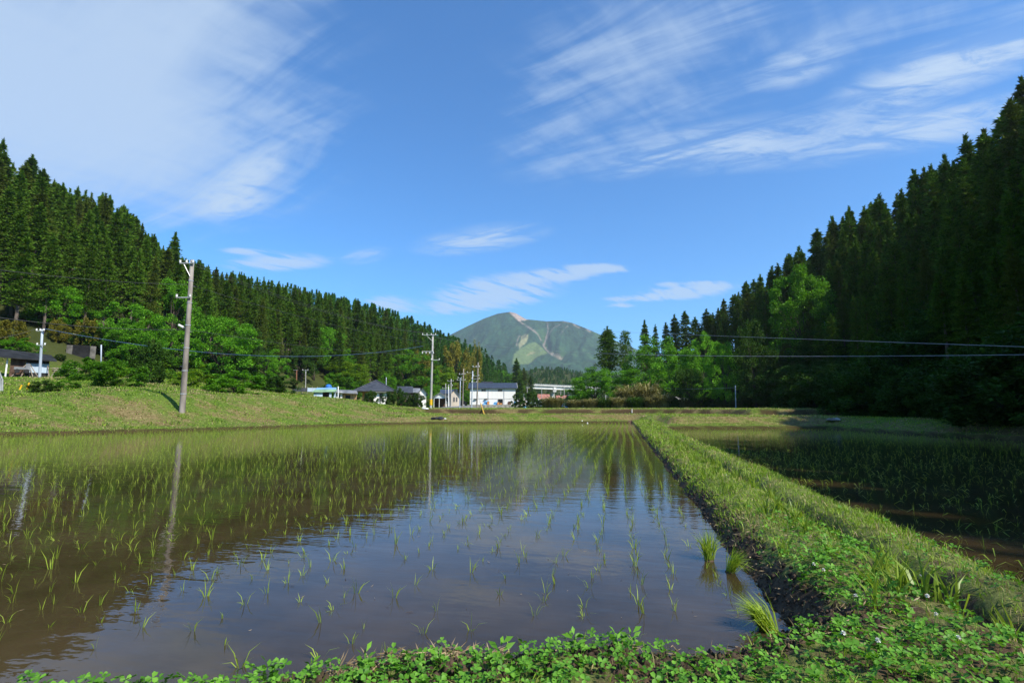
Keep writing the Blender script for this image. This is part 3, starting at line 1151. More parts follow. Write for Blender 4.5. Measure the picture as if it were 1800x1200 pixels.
def plume_mesh(seed, mat, n=900, h=2.4, spread=1.5, w=0.03):
    """a thicket of arching blades"""
    g = np.random.default_rng(seed)
    a = g.random(n) * 6.283
    r0 = np.sqrt(g.random(n)) * spread * 0.55
    base = np.stack([r0 * np.cos(a), r0 * np.sin(a), np.zeros(n)], 1)
    a2 = a + g.normal(size=n) * 0.8
    ln = h * (0.45 + 0.6 * g.random(n)) * (1.15 - 0.75 * r0 / spread)
    out = np.stack([np.cos(a2), np.sin(a2), np.zeros(n)], 1)
    lean = 0.12 + 0.45 * g.random(n)
    p1 = base + np.array([0, 0, 1.0]) * (ln * 0.6)[:, None] + out * (ln * lean * 0.35)[:, None]
    p2 = base + np.array([0, 0, 1.0]) * (ln * 0.95)[:, None] + out * (ln * lean * 0.95)[:, None]
    p3 = p2 + out * (ln * 0.22)[:, None] - np.array([0, 0, 1.0]) * (ln * 0.10 * g.random(n))[:, None]
    sd = np.stack([-np.sin(a2), np.cos(a2), np.zeros(n)], 1) * w
    v = np.stack([base - sd, base + sd, p1 - sd * 1.3, p1 + sd * 1.3, p2 - sd * 1.6, p2 + sd * 1.6, p3], 1).reshape(-1, 3)
    k = np.arange(n)[:, None] * 7
    f = np.concatenate([k + np.array([t]) for t in ([0, 1, 3], [0, 3, 2], [2, 3, 5], [2, 5, 4], [4, 5, 6])], 1).reshape(-1, 3)
    return np_mesh('blades', v, f, M[mat])


def tree_thing(name, crown, trunk, loc, sx, sz, rz, label, cat, group=None):
    o = empty(name, loc, rz)
    o.scale = (sx, sx, sz)
    if trunk is not None:
        link('trunk', trunk, o)
    link('crown', crown, o)
    return tag(o, label, cat, group)


# points of a stuff object carry instances of an unlinked collection
def instancer(name, pts, scl, rot, idx, meshes, kind_label=None):
    src = bpy.data.collections.new(name + '_source')
    for k, ms in enumerate(meshes):
        o = bpy.data.objects.new('%s_%02d' % (name, k), ms)
        src.objects.link(o)
    me = bpy.data.meshes.new(name)
    me.vertices.add(len(pts))
    me.vertices.foreach_set('co', np.ascontiguousarray(pts, dtype=np.float32).ravel())
    a = me.attributes.new('scl', 'FLOAT_VECTOR', 'POINT')
    a.data.foreach_set('vector', np.ascontiguousarray(scl, dtype=np.float32).ravel())
    a = me.attributes.new('rot', 'FLOAT_VECTOR', 'POINT')
    a.data.foreach_set('vector', np.ascontiguousarray(rot, dtype=np.float32).ravel())
    a = me.attributes.new('idx', 'INT', 'POINT')
    a.data.foreach_set('value', np.ascontiguousarray(idx, dtype=np.int32))
    o = link(name, me)
    ng = bpy.data.node_groups.new(name, 'GeometryNodeTree')
    ng.interface.new_socket('Geometry', in_out='INPUT', socket_type='NodeSocketGeometry')
    ng.interface.new_socket('Geometry', in_out='OUTPUT', socket_type='NodeSocketGeometry')
    N, L = ng.nodes, ng.links
    gi, go = N.new('NodeGroupInput'), N.new('NodeGroupOutput')
    ci = N.new('GeometryNodeCollectionInfo')
    ci.inputs['Collection'].default_value = src
    ci.inputs['Separate Children'].default_value = True
    ci.inputs['Reset Children'].default_value = True
    ip = N.new('GeometryNodeInstanceOnPoints')
    ip.inputs['Pick Instance'].default_value = True

    def named(nm, t):
        n = N.new('GeometryNodeInputNamedAttribute')
        n.data_type = t
        n.inputs['Name'].default_value = nm
        return n.outputs[0]
    L.new(gi.outputs[0], ip.inputs['Points'])
    L.new(ci.outputs[0], ip.inputs['Instance'])
    L.new(named('idx', 'INT'), ip.inputs['Instance Index'])
    er = N.new('FunctionNodeEulerToRotation')
    L.new(named('rot', 'FLOAT_VECTOR'), er.inputs[0])
    L.new(er.outputs[0], ip.inputs['Rotation'])
    L.new(named('scl', 'FLOAT_VECTOR'), ip.inputs['Scale'])
    L.new(ip.outputs[0], go.inputs[0])
    md = o.modifiers.new('scatter', 'NODES')
    md.node_group = ng
    return o


# ---------------------------------------------------------------- the cedar forests
SIL_L = [(-900, 60), (-300, 150), (0, 232), (30, 236), (60, 255), (75, 290), (95, 325), (150, 338), (190, 345), (225, 375), (255, 405), (285, 435), (330, 458), (400, 480), (450, 490), (500, 500), (560, 515), (630, 530), (700, 550), (760, 566), (810, 580), (840, 592), (870, 605), (900, 625), (925, 650), (945, 680), (960, 705), (1010, 730)]
SIL_R = [(1010, 700), (1060, 650), (1100, 600), (1135, 566), (1180, 560), (1200, 549), (1230, 556), (1255, 541), (1300, 505), (1340, 484), (1385, 456), (1440, 405), (1490, 372), (1530, 345), (1570, 330), (1610, 300), (1660, 275), (1720, 235), (1760, 195), (1800, 130), (1900, 20), (2300, -300), (6000, -2000)]
SH_EDGE = ([-60, 20, 23, 25, 30, 36, 42, 60, 80, 105, 130, 160], [2.45, 2.45, 3.0, 4.6, 7.5, 9.6, 11.4, 12.0, 12.0, 10.0, 4.0, 0.0])


def forest(side, y0, y1, depth, sp0, seed):
    g = np.random.default_rng(seed)
    out = []
    y = y0
    while y < y1:
        d_here = max(40.0, abs(y))
        sp = sp0 * (1.0 + max(0, d_here - 90) / (400.0 if side == 'L' else 220.0))
        u = 0.0
        while u < depth:
            uu = u + g.normal() * sp * 0.22
            yy = y + g.normal() * sp * 0.28 + (0.5 * sp if int(u / sp) % 2 else 0)
            if side == 'L':
                x = float(toe_left(yy)) - float(np.interp(yy, [60, 110, 160], [11, 7, 4])) - uu
            else:
                x = float(toe_right(yy)) + 2.0 + uu
            u += sp
            out.append((x, yy, sp))
        y += sp * 0.92
    P = np.array(out)
    z = H(P[:, 0], P[:, 1])
    res = []
    for (x, yy, sp), zz in zip(P, z):
        inward = float(toe_left(yy)) - float(np.interp(yy, [60, 110, 160], [11, 7, 4])) - x
        d = math.hypot(x, yy)
        hgt = float(np.interp(inward, [0, 26], [11.5, 18.5])) + g.uniform(-2.5, 3.0) if side == 'L' else g.uniform(18.0, 25.5)
        f = -x * math.sin(YAW) + yy * math.cos(YAW)
        inframe = False
        if f > 5:
            px, py, _ = project(x, yy, zz + 12)
            sil = SIL_L if side == 'L' else SIL_R
            lim = np.interp(px, [a for a, b in sil], [b for a, b in sil])
            lim += (abs(g.normal()) - 0.45) * 900.0 / d * 1.5
            top = EYE + ray(px, lim)[2] * d if -1500 < px < (3000 if side == 'L' else 1960) else 199
            hgt = min(hgt, top - zz)
            inframe = -60 < px < 1860
        if side == 'R':
            # what the shadows of the wood reach
            sx, sy = math.sin(_az), math.cos(_az)
            for _ in range(3):
                ytip = yy - sy * (zz + hgt)
                edge = float(np.interp(ytip, *SH_EDGE)) + 0.5 + abs(g.normal()) * 0.35
                hmax = (x - edge) / sx * math.tan(_el) - zz
                hgt = min(hgt, hmax)
        if hgt < (9.0 if side == 'L' else 6.0):
            continue
        res.append((x, yy, zz, hgt, d, inframe, sp))
    return res


def px_of(x, y):
    return project(x, y, 12.0)[0]


def plant_forest(side, trees, keep, label, group, stuff_label):
    g = random.Random(5 if side == 'L' else 6)
    vis = [t for t in trees if t[5]]
    # those that show largest: big on the picture and near the open edge of the wood
    def size(t):
        edge = (toe_left(t[1]) - t[0]) if side == 'L' else (t[0] - toe_right(t[1]))
        return t[3] / t[4] * (1.0 - min(0.75, edge / 90.0))
    vis.sort(key=size, reverse=True)
    single = vis[:keep]
    rest = vis[keep:] + [t for t in trees if not t[5]]
    for (x, y, z, h, d, _, sp) in single:
        cr, tr = g.choice(CEDARS if side == 'L' and d < 135 else CEDARS + CEDAR_BUSHY * 2)
        o = empty('cedar_tree', (x, y, z - 0.1), g.uniform(0, 6.28))
        s = h / 22.0
        wv = s * g.uniform(0.78, 1.3) * max(1, sp / 4.6)
        o.scale = (wv * g.uniform(0.92, 1.08), wv * g.uniform(0.92, 1.08), s)
        o.rotation_euler.x = g.gauss(0, 0.015)
        o.rotation_euler.y = g.gauss(0, 0.015)
        link('trunk', tr, o)
        link('crown', cr, o)
        if side == 'L':
            lb = ('tall dark cedar of the left wood rising above the dark shed' if px_of(x, y) < 300 else 'cedar of the left wood between the tall pole and the sheds' if px_of(x, y) < 620 else 'far cedar of the left wood above the houses')
        else:
            lb = ('large shaded cedar of the right wood near the right edge' if px_of(x, y) > 1560 else 'shaded cedar of the right wood above its dark middle' if px_of(x, y) > 1380 else 'smaller cedar at the far end of the right wood')
        tag(o, lb, 'cedar tree', lb.replace('cedar', 'cedars').replace('tall ', '').replace('large ', '').replace('smaller ', ''))
    pts = np.array([(t[0], t[1], t[2] - 0.1) for t in rest])
    n = len(pts)
    gg = np.random.default_rng(9)
    h = np.array([t[3] for t in rest]) / 22.0
    spw = np.maximum(0.92, np.array([t[6] for t in rest]) / 4.6)
    w = h * (0.85 + 0.3 * gg.random(n)) * spw * (1.25 if side == 'R' else 1.0)
    far = np.array([(t[4] > 170) or not t[5] for t in rest])
    idx = np.where(far, 2 + gg.integers(0, 2, n), gg.integers(0, 2, n))
    rot = np.stack([np.zeros(n), np.zeros(n), gg.random(n) * 6.28], 1)
    meshes = [joined(CEDARS[3]), joined(CEDAR_BUSHY[0]), joined(CEDAR_FAR[0]), joined(CEDAR_FAR[1])]
    o = instancer('cedar_wood', pts, np.stack([w, w, h], 1), rot, idx, meshes)
    tag(o, stuff_label, 'forest', kind='stuff')


_join_cache = {}


def joined(pair):
    key = (pair[0].name, pair[1].name)
    if key in _join_cache:
        return _join_cache[key]
    vs, fs, mi, mats = [], [], [], []
    b = 0
    me = bpy.data.meshes.new('tree')
    polys = []
    for k, m in enumerate(pair):
        co = np.empty(len(m.vertices) * 3, np.float32)
        m.vertices.foreach_get('co', co)
        vs.append(co.reshape(-1, 3))
        ls = np.empty(len(m.polygons), np.int32)
        m.polygons.foreach_get('loop_start', ls)
        lv = np.empty(len(m.loops), np.int32)
        m.loops.foreach_get('vertex_index', lv)
        polys.append((ls, lv + b))
        b += len(m.vertices)
        mats.append(m.materials[0])
    co = np.concatenate(vs)
    me.vertices.add(len(co))
    me.vertices.foreach_set('co', co.ravel())
    lv = np.concatenate([p[1] for p in polys])
    ls = np.concatenate([polys[0][0], polys[1][0] + len(polys[0][1])])
    me.loops.add(len(lv))
    me.loops.foreach_set('vertex_index', lv)
    me.polygons.add(len(ls))
    me.polygons.foreach_set('loop_start', ls)
    me.polygons.foreach_set('material_index', np.concatenate([np.zeros(len(polys[0][0]), np.int32), np.ones(len(polys[1][0]), np.int32)]))
    for m in mats:
        me.materials.append(m)
    me.update()
    me.validate()
    _join_cache[key] = me
    return me


LEFT_TREES = forest('L', 12, 345, 52, 3.9, 31)
RIGHT_TREES = forest('R', -48, 34, 34, 3.2, 32) + forest('R', 34, 170, 34, 3.9, 33)
plant_forest('L', LEFT_TREES, 170, 'tall dark green cedar standing in the wood on the left hillside', 'cedars on the left hillside', 'deeper rows of dark cedars filling the wood on the left hillside')
plant_forest('R', RIGHT_TREES, 110, 'tall shaded cedar standing in the dark wood on the right hillside', 'cedars on the right hillside', 'deeper rows of shaded cedars filling the wood on the right hillside')


def far_wood():
    g = np.random.default_rng(77)
    m, n, _ = FAR_HILL.shape
    pts = []
    for _ in range(2600):
        j, i = g.random() * (m - 1.01), g.random() * (n - 1.01)
        a, b = int(j), int(i)
        fj, fi = j - a, i - b
        p = (FAR_HILL[a, b] * (1 - fi) + FAR_HILL[a, b + 1] * fi) * (1 - fj) + (FAR_HILL[a + 1, b] * (1 - fi) + FAR_HILL[a + 1, b + 1] * fi) * fj
        pts.append(p)
    pts = np.array(pts)
    k = len(pts)
    h = (11 + 5 * g.random(k)) / 22.0
    pts[:, 2] -= h * 22 * 0.72
    w = h * (1.2 + 0.4 * g.random(k))
    o = instancer('far_cedar_wood', pts, np.stack([w, w, h], 1), np.stack([np.zeros(k), np.zeros(k), g.random(k) * 6.28], 1), g.integers(0, 3, k), [joined(p) for p in CEDAR_FAR])
    tag(o, 'dark plantation wood covering the low hill beyond the bridge', 'forest', kind='stuff')


far_wood()

# ---------------------------------------------------------------- broadleaved trees, shrubs, single trees
R2 = random.Random(44)


def tree_px(name, px, ptop, pbase, wpx, proto, label, cat='tree', d=None, group=None, ref=(10.0, 10.0), zdrop=0.15):
    if d is None:
        d = hit(px, pbase)
        if d is None or d > 330:
            d = 120.0
    r = ray(px, pbase)
    x, y = r[0] * d, r[1] * d
    z = ground_z(x, y) - zdrop
    h = EYE + ray(px, ptop)[2] * d - z
    f = project(x, y, z)[2]
    w = wpx / 900.0 * f
    cr, tr = proto
    return tree_thing(name, cr, tr, (x, y, z), w / ref[1], h / ref[0], R2.uniform(0, 6.28), label, cat, group)


GR, YE, DK = BROAD['green'], BROAD['yellow'], BROAD['dark']
BU, BD, BY, BA = BROAD['bush'], BROAD['bush_dark'], BROAD['bush_yellow'], BROAD['bamboo']

LEFT_BROAD = [
    ('broadleaf_tree', 105, 503, 585, 110, GR[0], 'spreading green broadleaf tree under the bare cedar trunks above the dark shed', 'tree'),
    ('broadleaf_tree', 232, 526, 640, 120, GR[1], 'layered bright green tree right of the dark concrete wall', 'tree'),
    ('broadleaf_tree', 300, 488, 620, 95, GR[2], 'green broadleaf tree rising behind the tall weathered pole', 'tree'),
    ('broadleaf_tree', 385, 556, 664, 135, GR[0], 'broad light green tree just right of the tall weathered pole', 'tree'),
    ('broadleaf_tree', 465, 610, 684, 85, GR[1], 'rounded green tree between the tall pole and the rusty post', 'tree'),
    ('broadleaf_tree', 575, 575, 660, 75, GR[2], 'green broadleaf tree halfway up the slope above the blue tank', 'tree'),
    ('broadleaf_tree', 612, 632, 693, 88, YE[0], 'yellow-green tree behind the grey-roofed shed', 'tree'),
    ('broadleaf_tree', 712, 612, 690, 110, GR[1], 'wide green tree behind the dark hipped-roof house', 'tree'),
    ('broadleaf_tree', 768, 640, 692, 80, YE[1], 'yellow-green tree above the white-gabled carport', 'tree'),
    ('broadleaf_tree', 800, 655, 700, 70, GR[0], 'green tree left of the long white building', 'tree'),
    ('broadleaf_tree', 880, 650, 690, 60, GR[2], 'light green tree behind the right end of the white building', 'tree'),
    ('broadleaf_tree', 530, 600, 672, 55, DK[0], 'dark green tree above the rusty post', 'tree'),
    ('broadleaf_tree', 430, 575, 660, 80, DK[1], 'dark broadleaf tree behind the light green one by the pole', 'tree'),
    ('broadleaf_tree', 350, 500, 600, 75, DK[0], 'dark broadleaf tree high on the slope right of the tall pole', 'tree'),
    ('bamboo_clump', 150, 555, 620, 55, BA[0], 'yellowish bamboo clump above the concrete wall', 'bamboo'),
    ('bamboo_clump', 100, 560, 600, 46, BA[1], 'yellowish bamboo clump above the dark shed roof', 'bamboo'),
    ('bamboo_clump', 22, 560, 605, 60, BA[0], 'brownish bamboo clump at the left edge above the shed', 'bamboo'),
    ('leafy_shrub', 205, 630, 678, 85, BU[0], 'dense green shrub beside the thin grey post', 'shrub'),
    ('leafy_shrub', 150, 628, 668, 70, BU[1], 'green shrub below the dark concrete wall', 'shrub'),
    ('leafy_shrub', 262, 600, 672, 62, BD[0], 'dark conical shrub between the thin grey post and the tall pole', 'shrub'),
    ('leafy_shrub', 76, 668, 688, 44, BD[1], 'low dark shrub at the foot of the pale steel pole', 'shrub'),
    ('leafy_shrub', 112, 668, 682, 46, BU[0], 'low green shrub below the timber pile', 'shrub'),
    ('leafy_shrub', 30, 592, 622, 60, BU[1], 'green scrub behind the dark shed', 'shrub'),
    ('leafy_shrub', 410, 650, 690, 90, BU[0], 'green shrub at the slope foot under the light green tree', 'shrub'),
    ('leafy_shrub', 340, 648, 680, 70, BY[0], 'yellow-green scrub behind the foot of the tall pole', 'shrub'),
    ('leafy_shrub', 490, 660, 690, 60, BD[0], 'dark shrub left of the grey fence', 'shrub'),
]
for nm, px, pt, pb, w, pr, lb, ct in LEFT_BROAD:
    tree_px(nm, px, pt, pb, w, pr, lb, ct)

# garden trees round the houses
for px, pt, pb, w, lb in [(652, 686, 707, 26, 'small cloud-pruned pine before the ochre wall'), (683, 688, 708, 26, 'round clipped shrub beside the white wall of the hipped house'),
                          (699, 680, 708, 22, 'conical garden tree right of the hipped house'), (712, 690, 710, 28, 'clipped dark pine between the hipped house and the near grey pole'),
                          (731, 690, 711, 32, 'dark garden pine left of the near grey pole'), (722, 702, 712, 22, 'low clipped shrub in front of the garden pines')]:
    tree_px('garden_shrub', px, pt, pb, w, BD[R2.randrange(2)], lb, 'shrub', d=96)
for px, pt, pb, w, lb, k in [(912, 690, 714, 26, 'brown-green shrub at the right gable of the white building', 'bush_dark'), (935, 688, 712, 30, 'scrubby tree in front of the red-roofed house', 'bush_dark'),
                             (960, 700, 715, 50, 'grey-green bush below the larger red roof', 'bush_dark'), (984, 699, 716, 44, 'brownish bush below the smaller red roof', 'bush_dark'),
                             (958, 708, 716, 14, 'small round green bush on the terrace edge', 'bush')]:
    tree_px('field_bush', px, pt, pb, w, BROAD[k][0], lb, 'shrub', d=118)

RIGHT_BROAD = [
    (1046, 645, 716, 100, GR[0], 108, 'big rounded green tree left of the lone cedar'),
    (1016, 676, 716, 62, GR[2], 112, 'leafy tree overhanging the end of the bridge'),
    (1150, 585, 716, 120, GR[1], 118, 'large spreading broadleaf tree right of the lone pine'),
    (1104, 648, 716, 96, GR[2], 104, 'broad green tree below the lone pine'),
    (1186, 612, 716, 110, GR[0], 98, 'tall sunlit tree standing behind the dry thicket'),
    (1236, 578, 718, 74, GR[1], 96, 'climber-covered tree with a pale ragged top'),
    (1276, 598, 720, 72, GR[2], 84, 'half-shaded tree at the edge of the dark wood'),
    (1212, 640, 718, 70, DK[0], 88, 'dark tree behind the greenhouse hoop'),
    (1418, 466, 640, 120, GR[0], 82, 'bright green broadleaf tree among the shaded cedars on the right'),
    (1330, 560, 722, 80, DK[1], 74, 'dark broadleaf tree at the foot of the right hillside'),
]
for px, pt, pb, w, pr, d, lb in RIGHT_BROAD:
    tree_px('broadleaf_tree', px, pt, pb, w, pr, lb, 'tree', d=d)


def pine_proto():
    g = np.random.default_rng(5)
    C, Dv = [], []
    for i in range(26):
        t = 0.38 + 0.62 * i / 26
        for k in range(2):
            a = g.random() * 6.28
            r = 3.0 * (1.05 - t) ** 0.6 * (0.6 + 0.6 * g.random())
            for q in (0.55, 1.0):
                c = np.array([math.cos(a) * r * q, math.sin(a) * r * q, 14 * t + 0.3 * g.normal()])
                u = unit(g.normal(size=(26, 3)))
                C.append(c + u * np.array([0.6, 0.6, 0.22]))
                Dv.append(u + np.array([0, 0, 0.4]))
    C, Dv = np.concatenate(C), np.concatenate(Dv)
    v, f = tris(C, Dv, 0.5, 0.16, g)
    cr = np_mesh('crown', v, f, M['cedar'])
    tr = cedar_trunk(900, 14, 0.2)
    return cr, tr


tree_px('cedar_tree', 1071, 577, 716, 42, (cedar_crown(180, 22, 2.5, 0.47, 170, 26, 0.36, 3, 'cedar', 0.42), cedar_trunk(280)), 'lone tall cedar with a rounded column crown against the mountain', 'cedar tree', d=126, ref=(22, 5.4))
tree_px('pine_tree', 1102, 583, 716, 40, pine_proto(), 'slender open-branched pine next to the lone cedar', 'pine tree', d=124, ref=(14, 6.0))
tree_px('cedar_tree', 297, 409, 545, 46, CEDAR_BUSHY[0], 'dense pointed cedar standing above the wood behind the tall pole', 'cedar tree', ref=(22, 6.2))
for px, pt, w, k in [(1138, 565, 26, 0), (1157, 573, 17, 1), (1176, 569, 24, 2), (1192, 555, 30, 0), (1211, 549, 34, 1), (1229, 559, 30, 2), (1250, 545, 34, 0)]:
    tree_px('cedar_tree', px, pt, 716, w, CEDAR_BUSHY[k], {1138: 'blunt-topped cedar behind the spreading broadleaf tree', 1157: 'thin pointed cedar, small, in the row behind the broadleaf trees', 1176: 'sharp-pointed cedar in the middle of the row behind the broadleaf trees', 1192: 'tall cedar in the row behind the broadleaf trees, left of the tallest', 1211: 'tallest cedar of the row behind the sunlit broadleaf trees', 1229: 'cedar in the row behind the climber-covered tree', 1250: 'cedar where the row meets the dark wood'}[px], 'cedar tree', d=142, ref=(22, 4.4))

for px, pt, w, d, lb in [(908, 632, 30, 262, 'tall cedar at the very end of the left hill beside the mountain foot'), (921, 648, 26, 285, 'cedar at the end of the left hill, second from the bridge'), (933, 660, 22, 292, 'last cedar of the left hill touching the bridge end'), (914, 664, 26, 240, 'low cedar behind the right gable of the white building')]:
    tree_px('cedar_tree', px, pt, 712, w, CEDAR_BUSHY[int(px) % 3], lb, 'cedar tree', d=d, ref=(22, 5.2))

# bamboo on the slope above the carport
for px, pt, pb, w, d in [(800, 596, 650, 70, 190), (742, 612, 660, 50, 170), (835, 604, 640, 40, 205), (722, 628, 668, 36, 160)]:
    tree_px('bamboo_clump', px, pt, pb, w, BA[0 if w > 45 else 1], 'yellowish bamboo clump among the cedars above the carport', 'bamboo', d=d, group='bamboo on the slope above the carport')

# dry thicket along the terrace right of centre
PLUME = [plume_mesh(400 + i, 'pampas', 1100, 2.4, 1.9, 0.022) for i in range(2)]
PLUME_G = plume_mesh(405, 'broad_dark', 1000, 2.2, 1.9, 0.022)
for i, (px, pt, w) in enumerate([(1040, 702, 40), (1062, 700, 46), (1085, 700, 42), (1108, 682, 60), (1118, 698, 44), (1140, 678, 56), (1150, 700, 44), (1168, 694, 44), (1184, 700, 40), (1205, 703, 40), (972, 700, 46), (1010, 704, 36)]):
    d = 88 if i not in (3, 5) else 93
    r = ray(px, 717)
    x, y = r[0] * d, r[1] * d
    z = ground_z(x, y) - 0.1
    h = EYE + ray(px, pt)[2] * d - z
    o = empty('pampas_clump', (x, y, z), R2.uniform(0, 6.28))
    o.scale = (w / 900 * d / 3.6, w / 900 * d / 3.6, h / 2.1)
    link('blades', PLUME_G if i in (1, 4, 8) else PLUME[i % 2], o)
    link('core', BROAD['bush_dark'][i % 2][0], o).scale = (0.22, 0.22, 0.10)
    tag(o, {3: 'tallest straw-coloured grass thicket on the terrace, left one', 5: 'tallest straw-coloured grass thicket on the terrace, right one'}.get(i, 'brownish arching grass clump along the terrace before the trees'), 'shrub', None if i in (3, 5) else 'dry grass clumps on the terrace')

def kind_of(pr):
    m = pr[0].materials[0]
    return next(k for k, v in M.items() if v == m)


# shrubs and low trees closing the foot of both woods
g2 = np.random.default_rng(91)
for i in range(95):
    y = g2.uniform(34, 300) if i < 70 else g2.uniform(36, 110)
    x = float(toe_left(y)) - (g2.uniform(4, 14) if y < 85 else g2.uniform(-1, 13)) + (0 if y < 130 else 3)
    if y < 52 and x > -66:
        continue
    z = ground_z(x, y)
    h = g2.uniform(3.0, 7.5)
    px, py, f = project(x, y, z + h)
    if not -150 < px < 1000 or (px < 560 and i % 6):
        continue
    pr = [GR[0], GR[1], BU[0], BU[1], BD[0], DK[0], YE[0], GR[2], BU[0], DK[1]][int(g2.integers(0, 10))]
    w = h * g2.uniform(0.9, 1.4)
    tree_thing('understory_tree', pr[0], pr[1], (x, y, z - 0.2), w / 10, h / 10, g2.uniform(0, 6.28), {'broad': 'fresh green low tree', 'broad_yellow': 'yellow-green low tree', 'broad_dark': 'dark green low tree'}.get(kind_of(pr), 'low tree') + (' crowding the foot of the left wood near the tall pole' if px < 480 else ' crowding the foot of the left wood above the houses'), 'tree', 'understory at the foot of the left wood')
for i in range(190):
    y = g2.uniform(33, 78)
    x = g2.uniform(-67, -52)
    z = ground_z(x, y)
    px, py, f = project(x, y, z)
    if not -60 < px < 560 or (px < 105 and py > 640):
        continue
    pr = [BU[0], BU[1], BU[0], BY[0], BD[1]][int(g2.integers(0, 5))]
    h = g2.uniform(0.7, 1.9) * (0.5 if 105 < px < 180 else 1)
    tree_thing('low_scrub', pr[0], pr[1], (x, y, z - 0.1), h * g2.uniform(0.14, 0.24), h / 10, g2.uniform(0, 6.28), 'low green scrub growing on the open slope around the dark shed', 'shrub', 'scrub on the open slope')
for i in range(46):
    y = 10 + i * 1.05 + g2.uniform(-0.3, 0.3)
    x = float(toe_right(y)) + g2.uniform(-1.6, 1.2) - (0.6 if y < 30 else 0)
    z = ground_z(x, y)
    h = g2.uniform(2.2, 4.2)
    w = h * g2.uniform(1.0, 1.5)
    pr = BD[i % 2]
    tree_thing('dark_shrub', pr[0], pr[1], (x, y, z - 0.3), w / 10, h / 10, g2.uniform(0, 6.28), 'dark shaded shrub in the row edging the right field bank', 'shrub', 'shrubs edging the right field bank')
for i in range(120):
    y = g2.uniform(14, 112)
    x = float(toe_right(y)) + g2.uniform(-1.0, 11)
    z = ground_z(x, y)
    sx_, sy_ = math.sin(_az), math.cos(_az)
    hmax = (x - float(np.interp(y - sy_ * 7, *SH_EDGE)) - 1.5) / sx_ - z
    h = min(g2.uniform(2.2, 5.5), hmax)
    if h < 1.4 or i % 3 == 0:
        continue
    px, py, f = project(x, y, z + h)
    if not 1180 < px < 2000 or f < 5:
        continue
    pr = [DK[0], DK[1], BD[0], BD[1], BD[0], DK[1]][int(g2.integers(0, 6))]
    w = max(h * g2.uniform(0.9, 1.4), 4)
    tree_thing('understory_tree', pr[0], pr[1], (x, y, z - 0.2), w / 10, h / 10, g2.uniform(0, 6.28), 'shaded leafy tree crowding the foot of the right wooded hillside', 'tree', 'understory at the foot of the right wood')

# ---------------------------------------------------------------- buildings


def site(name, label, cat, pxl, pxr, pyb, d, group=None):
    a, b = at(pxl, pyb, d), at(pxr, pyb, d)
    o = empty(name, (a[0], a[1], a[2]), math.atan2(b[1] - a[1], b[0] - a[0]))
    tag(o, label, cat, group)
    o['W'] = float(np.hypot(*(b - a)[:2]))
    W = o['W']
    del o['W']
    return o, W


def gable_roof(W, D, eave, ridge, over=0.4, th=0.14, along='x'):
    mb = MB()
    L_ = D if along == 'x' else W
    mid = L_ / 2
    k = (ridge - eave) / mid
    lo = eave - k * over
    prof = [(-over, lo), (mid, ridge), (L_ + over, lo), (L_ + over, lo + th), (mid, ridge + th), (-over, lo + th)]
    if along == 'x':
        mb.extrude_x(prof, -over, W + over)
    else:
        mb.extrude_y([(x, z) for x, z in prof], -over, D + over)
    return mb


def gable_walls(W, D, eave, ridge, along='x', z0=-1.2):
    mb = MB()
    if along == 'x':
        mb.extrude_x([(0, z0), (D, z0), (D, eave), (D / 2, ridge - 0.02), (0, eave)], 0, W)
    else:
        mb.extrude_y([(0, z0), (W, z0), (W, eave), (W / 2, ridge - 0.02), (0, eave)], 0, D)
    return mb


def window(parent, x0, x1, z0, z1, y=0.0, bars=1, frame='frame', label=None):
    mb = MB()
    t = 0.07
    mb.box(x0, x1, y - 0.06, y + 0.02, z0, z0 + t).box(x0, x1, y - 0.06, y + 0.02, z1 - t, z1)
    mb.box(x0, x0 + t, y - 0.055, y + 0.02, z0 + t, z1 - t).box(x1 - t, x1, y - 0.055, y + 0.02, z0 + t, z1 - t)
    for k in range(bars):
        xm = x0 + (x1 - x0) * (k + 1) / (bars + 1)
        mb.box(xm - t / 2, xm + t / 2, y - 0.05, y + 0.02, z0 + t, z1 - t)
    w = mb.build('window', M[frame], parent)
    g = MB().box(x0 + t, x1 - t, y - 0.025, y - 0.01, z0 + t, z1 - t)
    g.build('pane', M['glass'], w)
    return w


# long white building
o, W = site('white_building', 'long two-storey white building with a dark slate roof', 'building', 826, 906, 711, 150)
gable_walls(W, 8.0, 4.85, 6.35).build('wall', M['white_wall'], o)
rf = gable_roof(W, 8.0, 4.85, 6.35, 0.55, 0.18).build('roof', M['roof_blue'], o)
rb = MB()
for k in range(24):
    x = -0.5 + k * (W + 1.0) / 23
    rb.add([(x - 0.03, -0.52, 4.85 - 0.20 + 0.19), (x + 0.03, -0.52, 4.84), (x + 0.03, 4.0, 6.57), (x - 0.03, 4.0, 6.57), (x - 0.03, -0.52, 4.92), (x + 0.03, -0.52, 4.92), (x + 0.03, 4.0, 6.62), (x - 0.03, 4.0, 6.62)], [(4, 5, 6, 7), (0, 4, 7, 3), (1, 2, 6, 5)])
rb.build('roof_rib', M['roof_blue'], rf)
MB().box(3.2, 6.6, 4.2, 6.2, 6.2, 6.95).build('roof_monitor', M['roof_dark'], o)
mb = MB()
for s in (-1, 1):
    mb.add([(W + 0.56, 4.0 + s * 4.5, 4.62), (W + 0.62, 4.0 + s * 4.5, 4.62), (W + 0.62, 4.0, 6.32), (W + 0.56, 4.0, 6.32), (W + 0.56, 4.0 + s * 4.5, 4.86), (W + 0.62, 4.0 + s * 4.5, 4.86), (W + 0.62, 4.0, 6.56), (W + 0.56, 4.0, 6.56)], [(0, 1, 2, 3), (4, 7, 6, 5), (1, 5, 6, 2), (0, 3, 7, 4)])
mb.build('bargeboard', M['trim'], o)
